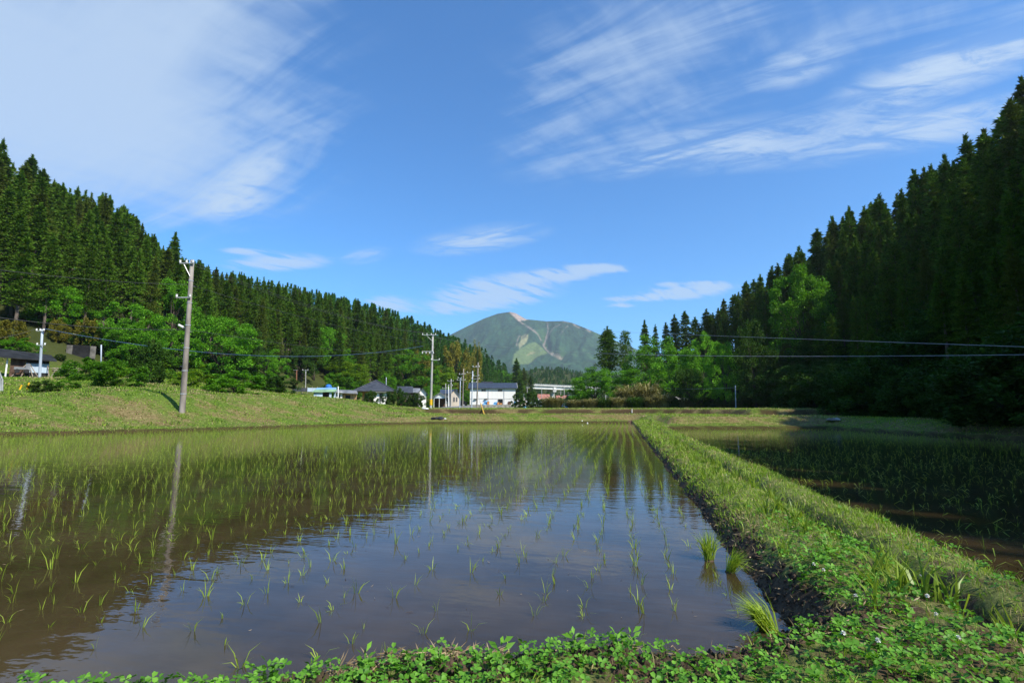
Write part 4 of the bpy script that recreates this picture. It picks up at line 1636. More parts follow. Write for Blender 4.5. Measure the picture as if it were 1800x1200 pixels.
for xx in (5.3, 9.9):
    MB().tube([(xx, -0.09, 4.6), (xx, -0.09, 0.0)], 0.06, 6).build('downpipe', M['steel'], o)
MB().box(-0.05, W + 0.05, -0.07, -0.005, 1.72, 1.80).build('string_course', M['concrete'], o)
window(o, 3.3, 4.6, 3.85, 4.45)
window(o, 8.05, 9.4, 3.85, 4.45)
window(o, 1.9, 2.3, 0.9, 1.5, bars=0)
dr = MB().box(8.1, 9.55, -0.05, 0.0, 0.0, 1.62).build('door', M['glass'], o)
MB().box(8.0, 8.1, -0.09, 0.0, 0.0, 1.7).box(9.55, 9.65, -0.09, 0.0, 0.0, 1.7).box(8.1, 9.55, -0.09, 0.0, 1.62, 1.72).build('door_frame', M['trim'], dr)
for xx in (1.2, 4.2):
    MB().box(xx, xx + 0.9, -0.55, -0.005, 1.62, 1.70).build('awning', M['roof_dark'], o)
ox, orz = o.matrix_basis.translation.copy(), o.rotation_euler.z


def by_building(x, y, z, base=o):
    c, s = math.cos(orz), math.sin(orz)
    return (ox.x + c * x - s * y, ox.y + s * x + c * y, ox.z + z)


# stone wall and things leaning on the white building
t = empty('stone_retaining_wall', by_building(-0.7, -2.2, -1.15), orz)
for k in range(9):
    MB().box(k * 1.66 + 0.015, k * 1.66 + 1.645, 0.02 * (k % 3), 0.4, 0, 1.12 + 0.03 * (k % 2)).build('stone_panel', M['block'], t)
tag(t, 'low grey stone retaining wall in front of the white building', 'wall')
for x, w, h, lb in [(3.9, 1.5, 1.25, 'sky blue tarpaulin leaning on the white building, larger'), (6.8, 1.2, 0.95, 'sky blue tarpaulin leaning on the white building, smaller')]:
    t = empty('blue_tarpaulin', by_building(x, -1.0, -0.1), orz)
    MB().add([(0, -0.5, 0), (w, -0.5, 0), (w, 0.5, h), (0.25 * w, 0.5, h * 0.9), (0, 0.52, h * 0.4), (w, 0.58, h), (w, 0.55, 0), (0, 0.55, 0)], [(0, 1, 2, 3, 4), (1, 6, 5, 2), (7, 6, 1, 0), (4, 3, 2, 5), (0, 4, 7), (4, 5, 6, 7)]).build('sheet', M['tarp_sky'], t)
    tag(t, lb, 'tarpaulin')
for x, h, lb in [(5.0, 1.0, 'tall orange crate beside the larger blue tarpaulin'), (7.9, 0.75, 'orange crate beside the smaller blue tarpaulin'), (8.9 - 0.2, 0.5, 'low orange crate nearest the doorway')]:
    t = empty('orange_crate', by_building(x, -1.4, -0.1), orz)
    MB().box(0, 0.62, 0, 0.5, 0, h).build('body', M['orange'], t)
    MB().box(-0.03, 0.65, -0.03, 0.53, h + 0.002, h + 0.07).build('rim', M['orange'], t)
    tag(t, lb, 'crate')
t = empty('cable_drum', by_building(11.4, -1.2, 0.42), orz)
MB().tube([(0, 0, 0), (0, 0.1, 0)], 0.55, 16).build('flange', M['brown_wood'], t)
MB().tube([(0, 0.55, 0), (0, 0.65, 0)], 0.55, 16).build('flange', M['brown_wood'], t)
MB().tube([(0, 0.1, 0), (0, 0.55, 0)], 0.3, 12).build('core', M['brown_wood'], t)
tag(t, 'brown round drum standing on edge by the white wall', 'drum')
t = empty('blue_drum', by_building(13.0, -0.9, -0.1), orz)
MB().tube([(0, 0, 0), (0, 0, 0.3), (0, 0, 0.6), (0, 0, 0.95)], [0.28, 0.30, 0.30, 0.28], 12).build('barrel', M['tarp_sky'], t)
MB().tube([(0, 0, 0.95), (0, 0, 1.0)], 0.26, 12).build('lid', M['blue'], t)
tag(t, 'upright blue drum at the right corner of the white building', 'drum')

# yard in front of the building
c0 = by_building(-0.6, -1.8, -0.07)

# hipped house
o, W = site('hipped_house', 'low house with a dark grey hipped tile roof and ochre wall', 'house', 636, 680, 706, 106)
D = 8.0
mb = MB().box(0, 2.2, 1.5, D, -1.2, 2.2)
mb.build('wall', M['tan_wall'], o)['label'] = 'ochre wall under the left eave'
MB().box(2.2, W, 0, D, -1.2, 2.25).build('wall', M['white_wall'], o)
e, rz_ = 2.2, 4.5
hx0, hx1 = -1.6, W + 1.6
mb = MB()
mb.add([(hx0, -0.8, e), (hx1, -0.8, e), (hx1, D + 0.8, e), (hx0, D + 0.8, e), (2.6, D / 2, rz_), (W - 2.2, D / 2, rz_), (hx0, -0.8, e - 0.15), (hx1, -0.8, e - 0.15), (hx1, D + 0.8, e - 0.15), (hx0, D + 0.8, e - 0.15)],
       [(0, 1, 5, 4), (1, 2, 5), (2, 3, 4, 5), (3, 0, 4), (0, 6, 7, 1), (1, 7, 8, 2), (2, 8, 9, 3), (3, 9, 6, 0), (9, 8, 7, 6)])
rf = mb.build('roof', M['roof_dark'], o)
mb = MB()
for a, b in (((hx0, -0.8, e), (2.6, D / 2, rz_)), ((hx1, -0.8, e), (W - 2.2, D / 2, rz_)), ((2.6, D / 2, rz_), (W - 2.2, D / 2, rz_))):
    mb.tube([a, b], 0.13, 6)
mb.build('ridge_tile', M['roof_dark'], rf)
window(o, 3.3, 4.0, 0.1, 1.75, bars=1)
MB().box(2.3, W - 0.1, -0.75, -0.70, e - 0.28, e - 0.15).build('gutter', M['frame'], o)
window(o, 0.4, 1.7, 0.6, 1.7, y=1.5, bars=1)

# blue roofed open shed
o, W = site('blue_roof_shed', 'small open shed with a light blue and faded green sheet roof', 'shed', 551, 590, 699, 98)
MB().add([(-0.3, -0.4, 1.05), (W + 0.1, -0.4, 1.15), (W * 0.5, -0.4, 1.12), (-0.3 + 0.5, 1.2, 1.5), (W + 0.1, 1.2, 1.62), (W + 0.1, -0.4, 1.08), (-0.3, -0.4, 0.98), (-0.3 + 0.5, 1.2, 1.43), (W + 0.1, 1.2, 1.55)], [(0, 1, 4, 3), (6, 7, 8, 5), (0, 6, 5, 1), (1, 5, 8, 4), (3, 7, 6, 0)]).build('lower_roof', M['roof_green'], o)
MB().add([(0.2, 1.2, 1.51), (W + 0.1, 1.2, 1.63), (W + 0.1, 2.6, 2.0), (0.5, 2.6, 1.9), (0.2, 1.2, 1.44), (W + 0.1, 1.2, 1.56), (W + 0.1, 2.6, 1.93), (0.5, 2.6, 1.83)], [(0, 1, 2, 3), (4, 7, 6, 5), (0, 4, 5, 1), (1, 5, 6, 2), (2, 6, 7, 3), (3, 7, 4, 0)]).build('upper_roof', M['roof_sky'], o)
MB().box(0, 1.5, 0, 2.4, -1.2, 0.98).box(2.6, 3.0, 0, 2.4, -1.2, 1.0).box(3.4, W, 0.4, 2.4, -1.2, 1.02).build('wall', M['blue_sheet'], o)
MB().box(1.5, 2.6, 1.9, 2.3, -1.2, 1.0).build('back_wall', M['brown_wood'], o)

# grey roofed shed
o, W = site('grey_roof_shed', 'long shed with a grey sheet roof and ochre front', 'shed', 591, 627, 701, 101)
MB().box(0, 1.05, 0, 3.5, -1.2, 1.35).build('wall', M['white_wall'], o)
MB().box(1.05, W, 0.3, 3.5, -1.2, 1.25).build('front_wall', M['tan_wall'], o)
MB().add([(-1.9, 0.6, 1.62), (-0.4, -0.6, 1.25), (W + 0.15, -0.6, 1.05), (W, 3.6, 1.75), (-1.9, 3.6, 1.95), (-1.9, 0.6, 1.52), (-0.4, -0.6, 1.15), (W + 0.15, -0.6, 0.95), (W, 3.6, 1.65), (-1.9, 3.6, 1.85)], [(0, 1, 2, 3, 4), (9, 8, 7, 6, 5), (1, 0, 5, 6), (2, 1, 6, 7), (3, 2, 7, 8), (4, 3, 8, 9), (0, 4, 9, 5)]).build('roof', M['roof_grey'], o)
MB().box(1.6, 2.5, 0.27, 0.295, -0.2, 0.75).build('opening_shade_panel', M['black'], o)  # solid black panel, the shade of the shed's inside put into its colour
MB().box(0.35, 0.7, -0.025, -0.005, 0.2, 0.8).build('window', M['glass'], o)
for xx in (1.2, 2.75, 3.5):
    MB().box(xx, xx + 0.1, 0.2, 0.295, -1.0, 1.0).build('post', M['timber'], o)

# houses half hidden behind
for nm, lb, a, b, py, d, dep, ev, rg, wall, roof, al in [
    ('tiled_house', 'brown-grey tiled house roof behind the garden pines', 700, 722, 708, 118, 6, 2.4, 3.7, 'brown_wood', 'roof_dark', 'x'),
    ('gabled_house', 'small white gabled house left of the near grey pole', 735, 749, 708, 122, 6, 2.3, 3.4, 'white_wall', 'roof_dark', 'y'),
    ('long_tiled_house', 'grey long tiled roof joined to the white gable', 716, 735, 707, 124, 5, 2.4, 3.3, 'brown_wood', 'roof_grey', 'x'),
    ('carport', 'open carport with a white gable front', 762, 785, 710, 128, 5, 1.7, 2.75, 'trim', 'roof_grey', 'y'),
    ('blue_roof_house', 'cream house with a blue-black tiled roof behind the thin poles', 776, 801, 713, 137, 7, 3.2, 4.3, 'beige_wall', 'roof_blue', 'x'),
    ('cream_gable_house', 'cream gabled wing left of the black car', 792, 807, 713, 136, 6, 3.0, 4.4, 'beige_wall', 'roof_blue', 'y'),
    ('red_roof_house', 'larger house with a salmon red tiled roof under the bridge', 946, 965, 709, 235, 8, 2.2, 4.2, 'white_wall', 'roof_red', 'x'),
    ('small_red_roof_house', 'smaller red tiled house right of the bridge pier', 979, 999, 709, 215, 7, 1.9, 3.3, 'blue_sheet', 'roof_red', 'x'),
    ('dark_roof_house', 'dark grey roof at the edge of the trees beyond the red roofs', 999, 1012, 708, 210, 7, 2.0, 3.2, 'brown_wood', 'roof_dark', 'x'),
    ('cream_outbuilding', 'small cream outbuilding right of the white building', 916, 926, 707, 200, 5, 2.0, 3.2, 'beige_wall', 'roof_grey', 'y'),
    ('cream_shed', 'small pale shed left of the larger red roof', 939, 946, 708, 190, 4, 1.9, 2.6, 'white_wall', 'roof_grey', 'y'),
]:
    o, W = site(nm, lb, 'house' if 'port' not in nm else 'carport', a, b, py, d)
    if nm == 'carport':
        mb = MB().extrude_y([(0, ev), (W, ev), (W / 2, rg - 0.02)], 0, 0.1)
        mb.build('gable_panel', M[wall], o)
        MB().box(0.0, W, 0.02, 0.12, ev - 0.28, ev - 0.003).build('beam', M['blue_sheet'], o)
        for xx in (0.05, W * 0.42, W - 0.17):
            MB().box(xx, xx + 0.12, 0.03, 0.15, -1.2, ev - 0.285).build('post', M['trim'], o)
        MB().box(0, W, dep - 0.1, dep, -1.2, ev).build('back_wall', M['brown_wood'], o)
    else:
        gable_walls(W, dep, ev, rg, al).build('wall', M[wall], o)
        window(o, W * 0.3, W * 0.5, ev * 0.35, ev * 0.75)
        window(o, W * 0.62, W * 0.8, ev * 0.35, ev * 0.75)
    gable_roof(W, dep, ev, rg, 0.45, 0.15, al).build('roof', M[roof], o)
    if nm == 'red_roof_house':
        MB().add([(-0.6, -1.6, 1.5), (W * 0.8, -1.6, 1.5), (W * 0.8, -0.01, 2.2), (-0.6, -0.01, 2.2), (-0.6, -1.6, 1.4), (W * 0.8, -1.6, 1.4), (W * 0.8, -0.01, 2.1), (-0.6, -0.01, 2.1)], [(0, 1, 2, 3), (4, 7, 6, 5), (0, 4, 5, 1), (1, 5, 6, 2), (3, 7, 4, 0)]).build('porch_roof', M['trim'], o)
    if nm == 'blue_roof_house':
        MB().box(W * 0.05, W * 0.6, -0.9, -0.01, 1.7, 1.8).build('canopy', M['roof_dark'], o)

# dark shed on the left
o, W = site('dark_shed', 'weathered shed with a black sheet roof and pale blue cladding', 'shed', -14, 86, 653, 71)
hL = W * 14 / 100.0
MB().box(1.2, W * 0.56, 0.15, 4.0, -1.2, 1.55).build('wall', M['brown_wood'], o)
for k in range(14):
    x = 1.2 + k * (W * 0.56 - 1.2) / 14
    MB().box(x + 0.01, x + (W * 0.56 - 1.2) / 14 - 0.01, 0.09, 0.145, 0.0, 1.2).build('board', M['brown_wood'], o)
for k in range(9):
    x0 = W * 0.565 + k * (W * 0.99 - W * 0.565) / 9
    x1 = W * 0.565 + (k + 1) * (W * 0.99 - W * 0.565) / 9
    MB().extrude_y([(x0, 0.05), (x1, 0.05), (x1, 0.98), (x0, 0.98)], 0.05 + 0.02 * (k % 2), 0.12 + 0.02 * (k % 2)).build('cladding_sheet', M['blue_sheet'], o)
MB().box(W * 0.565, W * 0.99, 0.16, 4.0, -1.2, 1.5).build('wall', M['black'], o)
MB().add([(0.4, -0.55, 1.38), (W + 0.5, -0.55, 1.22), (W + 0.15, 4.2, 2.15), (0.1, 4.2, 2.55), (0.4, -0.55, 1.48), (W + 0.5, -0.55, 1.32), (W + 0.15, 4.2, 2.25), (0.1, 4.2, 2.65)], [(0, 3, 2, 1), (4, 5, 6, 7), (0, 1, 5, 4), (1, 2, 6, 5), (2, 3, 7, 6), (3, 0, 4, 7)]).build('roof', M['roof_black'], o)
MB().box(0.9, 1.02, 0.0, 0.12, -1.0, 1.4).build('post', M['trim'], o)
so, srz = o.location.copy(), o.rotation_euler.z


def by_shed(x, y, z):
    c, s = math.cos(srz), math.sin(srz)
    return (so.x + c * x - s * y, so.y + s * x + c * y, so.z + z)


t = empty('leaning_timbers', by_shed(W * 0.5, -0.6, -0.2), srz)
for k, (x0, x1, h) in enumerate([(0, 0.5, 1.25), (0.9, 0.45, 1.2), (1.3, 0.55, 1.1), (2.1, 1.9, 1.0), (2.6, 2.95, 0.9), (-0.7, 0.3, 1.0), (2.2, 2.6, 0.8)]):
    MB().tube([(x0, -0.5, -0.3), (x1, 0.5, h)], [0.05, 0.035], 5).build('timber', M['timber'], t)
tag(t, 'grey timbers leaning against the front of the dark shed', 'timbers')
t = empty('motor_cart', by_shed(1.5, -1.2, -0.1), srz)
MB().box(0, 1.2, 0, 0.7, 0.35, 0.6).box(0.85, 1.15, 0.1, 0.6, 0.602, 0.95).build('body', M['roof_grey'], t)
for xx in (0.25, 0.95):
    for yy in (-0.06, 0.66):
        MB().tube([(xx, yy, 0.2), (xx, yy + 0.1, 0.2)], 0.2, 10).build('wheel', M['black'], t)
tag(t, 'small grey farm cart parked before the dark shed', 'cart')
d = hit(110, 658)
p = at(110, 660, d)
t = empty('timber_pile', (p[0], p[1], ground_z(p[0], p[1])), srz)
for k in range(16):
    r1 = random.Random(k)
    x, z = r1.uniform(-1.6, 1.0), 0.12 + 0.13 * (k // 4)
    MB().tube([(x, r1.uniform(-0.5, 0.5), z), (x + r1.uniform(0.9, 1.6), r1.uniform(-0.5, 0.5), z + r1.uniform(-0.1, 0.15))], 0.07, 5).build('log', M['timber'], t)
tag(t, 'loose pile of grey timber right of the dark shed', 'timber pile')
# concrete wall with a dark stained face
d = hit(142, 628)
a, b = at(115, 628, d), at(168, 622, d)
t = empty('concrete_wall', (a[0], a[1], ground_z(a[0], a[1]) - 0.6), math.atan2(b[1] - a[1], b[0] - a[0]))
Wc = float(np.hypot(*(b - a)[:2]))
hc = EYE + ray(142, 607)[2] * d - (ground_z(a[0], a[1]) - 0.6)
MB().box(0, Wc * 0.2, 0, 0.3, 0, hc * 0.98).box(Wc * 0.8, Wc, 0, 0.3, 0, hc * 1.0).build('end_panel', M['old_concrete'], t)
MB().box(Wc * 0.2 + 0.01, Wc * 0.8 - 0.01, 0.05, 0.3, 0, hc * 1.03).build('dark_panel', M['stain'], t)
tag(t, 'concrete wall with a black stained face on the slope', 'wall')
# vinyl tunnel end at the left edge
d = hit(4, 687)
p = at(-54, 687, d)
t = empty('vinyl_tunnel', (p[0], p[1], ground_z(p[0], p[1]) - 0.1), srz)
prof = [(1.5 * math.cos(a_), 2.1 * math.sin(a_) ** 0.8) for a_ in np.linspace(0, math.pi, 11)]
MB().extrude_y(prof, 0, 5).build('cover', M['vinyl'], t)
MB().tube([(x * 1.01, -0.03, z * 1.01) for x, z in prof], 0.04, 5).build('hoop', M['steel'], t)
tag(t, 'grey vinyl-covered tunnel end at the left edge of the field bank', 'tunnel')

# retaining fence above the blue-roofed shed
a, b = at(514, 684, 106), at(566, 687, 106)
t = empty('sheet_fence', (a[0], a[1], a[2] - 0.4), math.atan2(b[1] - a[1], b[0] - a[0]))
Wf = float(np.hypot(*(b - a)[:2]))
for k in range(6):
    MB().box(k * Wf / 6 + 0.01, (k + 1) * Wf / 6 - 0.01, 0, 0.06, 0, 0.72).build('panel', M['roof_dark' if k < 3 else 'blue_sheet'], t)
for k in range(7):
    MB().box(k * Wf / 6 - 0.04, k * Wf / 6 + 0.04, 0.061, 0.14, -0.4, 1.0).build('post', M['timber'], t)
tag(t, 'low fence of grey and dark sheets on the slope above the blue-roofed shed', 'fence')
p = at(577, 690, 103)
t = empty('blue_tank', (p[0], p[1], p[2] - 1.0))
MB().tube([(-0.1, 0, 0), (-0.1, 0, 1.3)], 0.09, 6).build('post', M['steel'], t)
MB().dome((0, 0, 2.05), 0.62, 12, 5, 0.9, -1.2).build('wrapped_tank', M['blue'], t)
tag(t, 'bright blue wrapped tank on a post behind the sheds', 'tank')
# far grey fence, hoop house and sheds at the right trees
a, b = at(1076, 703, 100), at(1100, 703, 100)
t = empty('plank_fence', (a[0], a[1], a[2] - 0.6), math.atan2(b[1] - a[1], b[0] - a[0]))
for k in range(8):
    MB().box(k * 0.34, k * 0.34 + 0.32, 0.01 * (k % 2), 0.05 + 0.01 * (k % 2), 0, 1.1).build('plank', M['timber'], t)
tag(t, 'grey plank fence showing over the dry thicket', 'fence')
a = at(1186, 712, 92)
t = empty('hoop_house', (a[0], a[1], a[2] - 0.2), math.radians(-25))
prof = [(1.0 * math.cos(a_), 1.55 * math.sin(a_)) for a_ in np.linspace(0, math.pi, 11)]
MB().extrude_y(prof, 0.1, 6).build('cover', M['roof_grey'], t)
MB().tube([(x * 1.04, 0, z * 1.04) for x, z in prof], 0.09, 6).build('hoop', M['trim'], t)
tag(t, 'half-hidden hoop house with a white front arch', 'greenhouse')
o, W = site('low_grey_shed', 'low dark shed roof right of the hoop house', 'shed', 1196, 1212, 712, 100)
gable_walls(W, 4, 1.0, 1.6).build('wall', M['brown_wood'], o)
gable_roof(W, 4, 1.0, 1.6, 0.3, 0.1).build('roof', M['roof_grey'], o)

# bridge across the valley
A, B = at(926, 677.3, 318), at(1075, 684.0, 352)
L_ = float(np.hypot(B[0] - A[0], B[1] - A[1]))
br = empty('road_bridge', (A[0], A[1], 0), math.atan2(B[1] - A[1], B[0] - A[0]))
zA, zB = at(926, 677.3, 318)[2], at(1075, 684.0, 352)[2]


def sloped(y0, y1, h0, h1, mat, name, parent=br):
    mb = MB()
    vs = []
    for x, zb in ((0, zA), (L_, zB)):
        vs += [(x, y0, zb + h0), (x, y1, zb + h0), (x, y1, zb + h1), (x, y0, zb + h1)]
    mb.add(vs, [(0, 1, 2, 3), (7, 6, 5, 4), (0, 4, 5, 1), (1, 5, 6, 2), (2, 6, 7, 3), (3, 7, 4, 0)])
    return mb.build(name, M[mat], parent)


sloped(0, 8, 0.0, 0.5, 'concrete', 'deck')
sloped(0.8, 1.6, -1.75, -0.003, 'girder', 'girder')
sloped(6.4, 7.2, -1.75, -0.003, 'girder', 'girder')
sloped(-0.05, 0.25, 0.503, 0.95, 'girder', 'kerb')
sloped(0.05, 0.12, 1.35, 1.45, 'steel', 'guard_rail')
for k in range(46):
    x = L_ * (k + 0.5) / 46
    zz = zA + (zB - zA) * x / L_
    MB().box(x - 0.06, x + 0.06, 0.03, 0.14, zz + 0.953, zz + 1.349).build('rail_post', M['steel'], br)
for pxp in (976, 1046):
    dl = (ray(pxp, 700)[:2])
    # where the view line crosses the deck axis
    ux, uy = math.cos(br.rotation_euler.z), math.sin(br.rotation_euler.z)
    m = np.array([[ux, -dl[0]], [uy, -dl[1]]])
    sx_ = np.linalg.solve(m, np.array([-A[0], -A[1]]))[0]
    zz = zA + (zB - zA) * sx_ / L_
    pr = MB().box(sx_ - 1.0, sx_ + 1.0, 2.6, 5.4, -2, zz - 3.4).build('pier', M['concrete'], br)
    MB().extrude_y([(sx_ - 1.0, zz - 3.4), (sx_ + 1.0, zz - 3.4), (sx_ + 1.3, zz - 2.4), (sx_ + 1.3, zz - 1.76), (sx_ - 1.3, zz - 1.76), (sx_ - 1.3, zz - 2.4)], 0.5, 7.5).build('pier_cap', M['concrete'], pr)
    MB().box(sx_ - 0.9, sx_ + 0.9, 0.3, 0.79, zz - 1.757, zz + 0.3).build('bearing_block', M['girder'], pr)
tag(br, 'pale road bridge on concrete piers crossing the valley', 'bridge')

# lane and vehicles near the building
a = [at(742, 718, 75), at(775, 717, 92), at(800, 714.5, 118), at(826, 713, 140)]
vs = []
for p in a:
    vs += [(p[0] - 1.6, p[1] - 0.3, p[2]), (p[0] + 1.6, p[1] + 0.3, p[2]), (p[0] - 1.9, p[1] - 0.3, p[2] - 1.0), (p[0] + 1.9, p[1] + 0.3, p[2] - 1.0)]
fs = []
for k in range(3):
    b0 = k * 4
    fs += [(b0, b0 + 1, b0 + 5, b0 + 4), (b0 + 1, b0 + 3, b0 + 7, b0 + 5), (b0, b0 + 4, b0 + 6, b0 + 2)]
fs.append((0, 2, 3, 1))
me = bpy.data.meshes.new('lane')
me.from_pydata(vs, [], fs)
me.materials.append(M['asphalt'])
tag(link('lane', me), kind='structure')


def car(name, label, px, py, d, rz, paint, W=1.65, L=3.6, hgt=1.45):
    p = at(px, py, d)
    t = empty(name, (p[0], p[1], p[2]), rz)
    hL = L / 2
    prof = [(-hL, 0.28), (hL, 0.28), (hL, 0.72), (hL * 0.55, 0.85), (hL * 0.25, hgt), (-hL * 0.72, hgt), (-hL * 0.96, 0.9), (-hL, 0.8)]
    MB().extrude_y([(x, z) for x, z in prof], -W / 2, W / 2).build('body', M[paint], t)
    for s in (-1, 1):
        y0, y1 = (W / 2 + 0.003, W / 2 + 0.012) if s > 0 else (-W / 2 - 0.012, -W / 2 - 0.003)
        MB().extrude_y([(-hL * 0.68, 0.92), (hL * 0.44, 0.90), (hL * 0.22, hgt - 0.1), (-hL * 0.64, hgt - 0.1)], y0, y1).build('side_window', M['glass'], t)
        for x in (-hL * 0.6, hL * 0.62):
            wh = MB().tube([(x, s * (W / 2 - 0.2), 0.3), (x, s * (W / 2 + 0.02), 0.3)], 0.3, 14).build('wheel', M['black'], t)
            MB().tube([(x, s * (W / 2 + 0.021), 0.3), (x, s * (W / 2 + 0.03), 0.3)], 0.17, 10).build('rim', M['steel'], wh)
        MB().box(hL + 0.003, hL + 0.03, s * W * 0.36 - 0.14, s * W * 0.36 + 0.14, 0.58, 0.70).build('headlight', M['ceramic'], t)
    MB().add([(hL * 0.545, -W * 0.42, 0.875), (hL * 0.545, W * 0.42, 0.875), (hL * 0.27, W * 0.40, hgt - 0.06), (hL * 0.27, -W * 0.40, hgt - 0.06), (hL * 0.57, -W * 0.42, 0.89), (hL * 0.57, W * 0.42, 0.89), (hL * 0.295, W * 0.40, hgt - 0.04), (hL * 0.295, -W * 0.40, hgt - 0.04)], [(4, 5, 6, 7), (0, 3, 2, 1), (0, 1, 5, 4), (2, 3, 7, 6)]).build('windscreen', M['glass'], t)
    return tag(t, label, 'car')


car('parked_car', 'black car parked beside the white building', 808, 713.5, 139, math.radians(200), 'car_black')
car('parked_car', 'white car parked among bushes below the red roofs', 943, 711.5, 150, math.radians(170), 'car_white')
car('parked_car', 'pale car parked right of the white building', 917, 708.5, 170, math.radians(10), 'car_white')
for px, py, d, lb in [(924, 715.5, 122, 'pale blue sheet heap on the terrace right of the white building'), (997, 715.5, 118, 'small blue sheet heap under the trees by the red roofs')]:
    p = at(px, py, d)
    t = empty('sheet_heap', (p[0], p[1], p[2] - 0.25))
    MB().dome((0, 0, 0), 0.7, 9, 4, 0.75).build('sheet', M['tarp_sky' if px < 950 else 'blue'], t)
    MB().box(-0.75, 0.75, -0.05, 0.05, 0.0, 0.12).build('weight_bar', M['timber'], t)
    tag(t, lb, 'tarpaulin')

# ---------------------------------------------------------------- poles and wires
RV = np.array([math.cos(YAW), math.sin(YAW), 0.0])   # across the view
FV = np.array([-math.sin(YAW), math.cos(YAW), 0.0])


def pole(name, label, pxb, pyb, pxt, pyt, d, r0, r1, mat, arms=(), brace=False, guard=None, lamp=None, group=None, rings=0):
    b, tp = at(pxb, pyb, d), at(pxt, pyt, d)
    t = empty(name, (b[0], b[1], b[2]))
    v = tp - b
    Hh = v[2]

    def q(k):
        return np.array([v[0], v[1], v[2]]) * k
    MB().tube([q(-0.08), q(0), q(0.33), q(0.66), q(1)], [r0, r0, r0 * 0.67 + r1 * 0.33, r0 * 0.33 + r1 * 0.67, r1], 10).build('shaft', M[mat], t, True)
    MB().tube([q(1.0005), q(1.004)], r1 * 1.05, 10).build('cap', M['steel'], t)
    m_px = d * math.cos(math.atan2((pxb - 900), 900)) / 900.0   # metres per pixel
    pts = []
    for (py, l, r, nins, up) in arms:
        k = (EYE + ray(pxb, py)[2] * d - b[2]) / Hh
        c = q(k)
        A_, B_ = c + RV * (l - (pxb + (pxt - pxb) * k)) * m_px, c + RV * (r - (pxb + (pxt - pxb) * k)) * m_px
        off = -FV * (r0 * (1 - k) + r1 * k + 0.05)
        arm = MB().tube([A_ + off, B_ + off], 0.05 if r0 > 0.16 else 0.035, 4).build('crossarm', M['steel'], t)
        for i in range(nins):
            u = 0.5 if nins == 1 else i / (nins - 1)
            c2 = A_ + off + (B_ - A_) * (0.04 + 0.92 * u)
            s = 1 if up else -1
            MB().tube([c2 + np.array([0, 0, 0.04 * s]), c2 + np.array([0, 0, 0.10 * s]), c2 + np.array([0, 0, 0.16 * s]), c2 + np.array([0, 0, 0.24 * s])], [0.04, 0.075, 0.05, 0.075], 7).build('insulator', M['ceramic'], arm)
            pts.append(np.array(t.location) + c2 + np.array([0, 0, 0.24 * s]))
    if brace:
        k = (EYE + ray(pxb, arms[0][0])[2] * d - b[2]) / Hh
        c = q(k)
        A_ = c + RV * (arms[0][1] - pxt) * m_px * 0.62 - FV * (r1 + 0.05)
        MB().tube([A_, q(k - 0.085) - FV * (r1 + 0.02)], 0.025, 4).build('brace', M['steel'], t)
    for k in range(rings):
        kk = 0.12 + 0.74 * k / max(1, rings - 1)
        rr = r0 * (1 - kk) + r1 * kk
        MB().tube([q(kk), q(kk + 0.006)], rr + 0.02, 10).build('band', M['steel'], t)
    for k in range(8 if rings else 0):
        kk = 0.3 + 0.6 * k / 8
        rr = r0 * (1 - kk) + r1 * kk
        s = 1 if k % 2 else -1
        MB().tube([q(kk), q(kk) + RV * s * (rr + 0.16)], 0.012, 4).build('step_bolt', M['steel'], t)
    if guard:
        MB().tube([q(guard[0]), q(guard[1])], r0 + 0.03, 10).build('yellow_guard', M['yellow'], t)
    if lamp:
        k = (EYE + ray(pxb, lamp)[2] * d - b[2]) / Hh
        c = q(k)
        MB().tube([c - RV * 0.1, c - RV * 0.35 + np.array([0, 0, 0.06])], 0.025, 5).build('bracket', M['steel'], t)
        MB().tube([c - RV * 0.28 + np.array([0, 0, 0.05]), c - RV * 0.62 + np.array([0, 0, 0.22])], 0.075, 7).build('service_box', M['ceramic'], t)
    tag(t, label, 'utility pole', group)
    return t, pts


P1, P1i = pole('utility_pole', 'tall weathered utility pole standing on the left field bank', 320, 726, 338, 458, 40, 0.19, 0.125, 'pole_old',
               arms=[(462, 318, 343, 3, True), (523, 312, 338, 2, True)], brace=True, lamp=576, rings=6)
P2, P2i = pole('utility_pole', 'grey utility pole with a yellow guard near the lane', 757, 719, 761, 588, 68, 0.17, 0.11, 'pole_grey',
               arms=[(589, 742, 767, 4, True), (618, 742, 763, 4, False), (633, 758, 773, 2, True)], brace=True, guard=(0.055, 0.13), rings=4)
P3, P3i = pole('utility_pole', 'pale steel pole in front of the dark shed', 69, 672, 74.5, 579, 62, 0.115, 0.09, 'pole_white', arms=[(582, 66, 80, 3, True), (607, 67, 82, 2, True)])
pole('marker_post', 'thin grey post without arms right of the dark shed', 177, 683, 178, 606, 60, 0.055, 0.055, 'pole_white', rings=0)
P4, P4i = pole('utility_pole', 'brown pole in front of the left half of the white building', 838, 718, 840.5, 637, 84, 0.13, 0.09, 'pole_old', arms=[(645, 831, 843, 3, True), (661, 832, 842, 2, True)])
pole('utility_pole', 'pale pole at the left end of the white building', 829, 717, 831, 652, 95, 0.12, 0.09, 'pole_white', arms=[(655, 821, 831, 2, True), (666, 829, 843, 2, True), (672, 829, 838, 2, True)])
pole('utility_pole', 'brown pole left of the black car', 813, 716, 815, 648, 96, 0.13, 0.09, 'pole_old', arms=[(658, 807, 818, 3, True)])
pole('utility_pole', 'pale pole next to the brown one by the black car', 808, 715, 809.5, 664, 110, 0.12, 0.09, 'pole_white', arms=[(664.5, 805, 812, 2, True), (668, 803, 818, 3, True)])
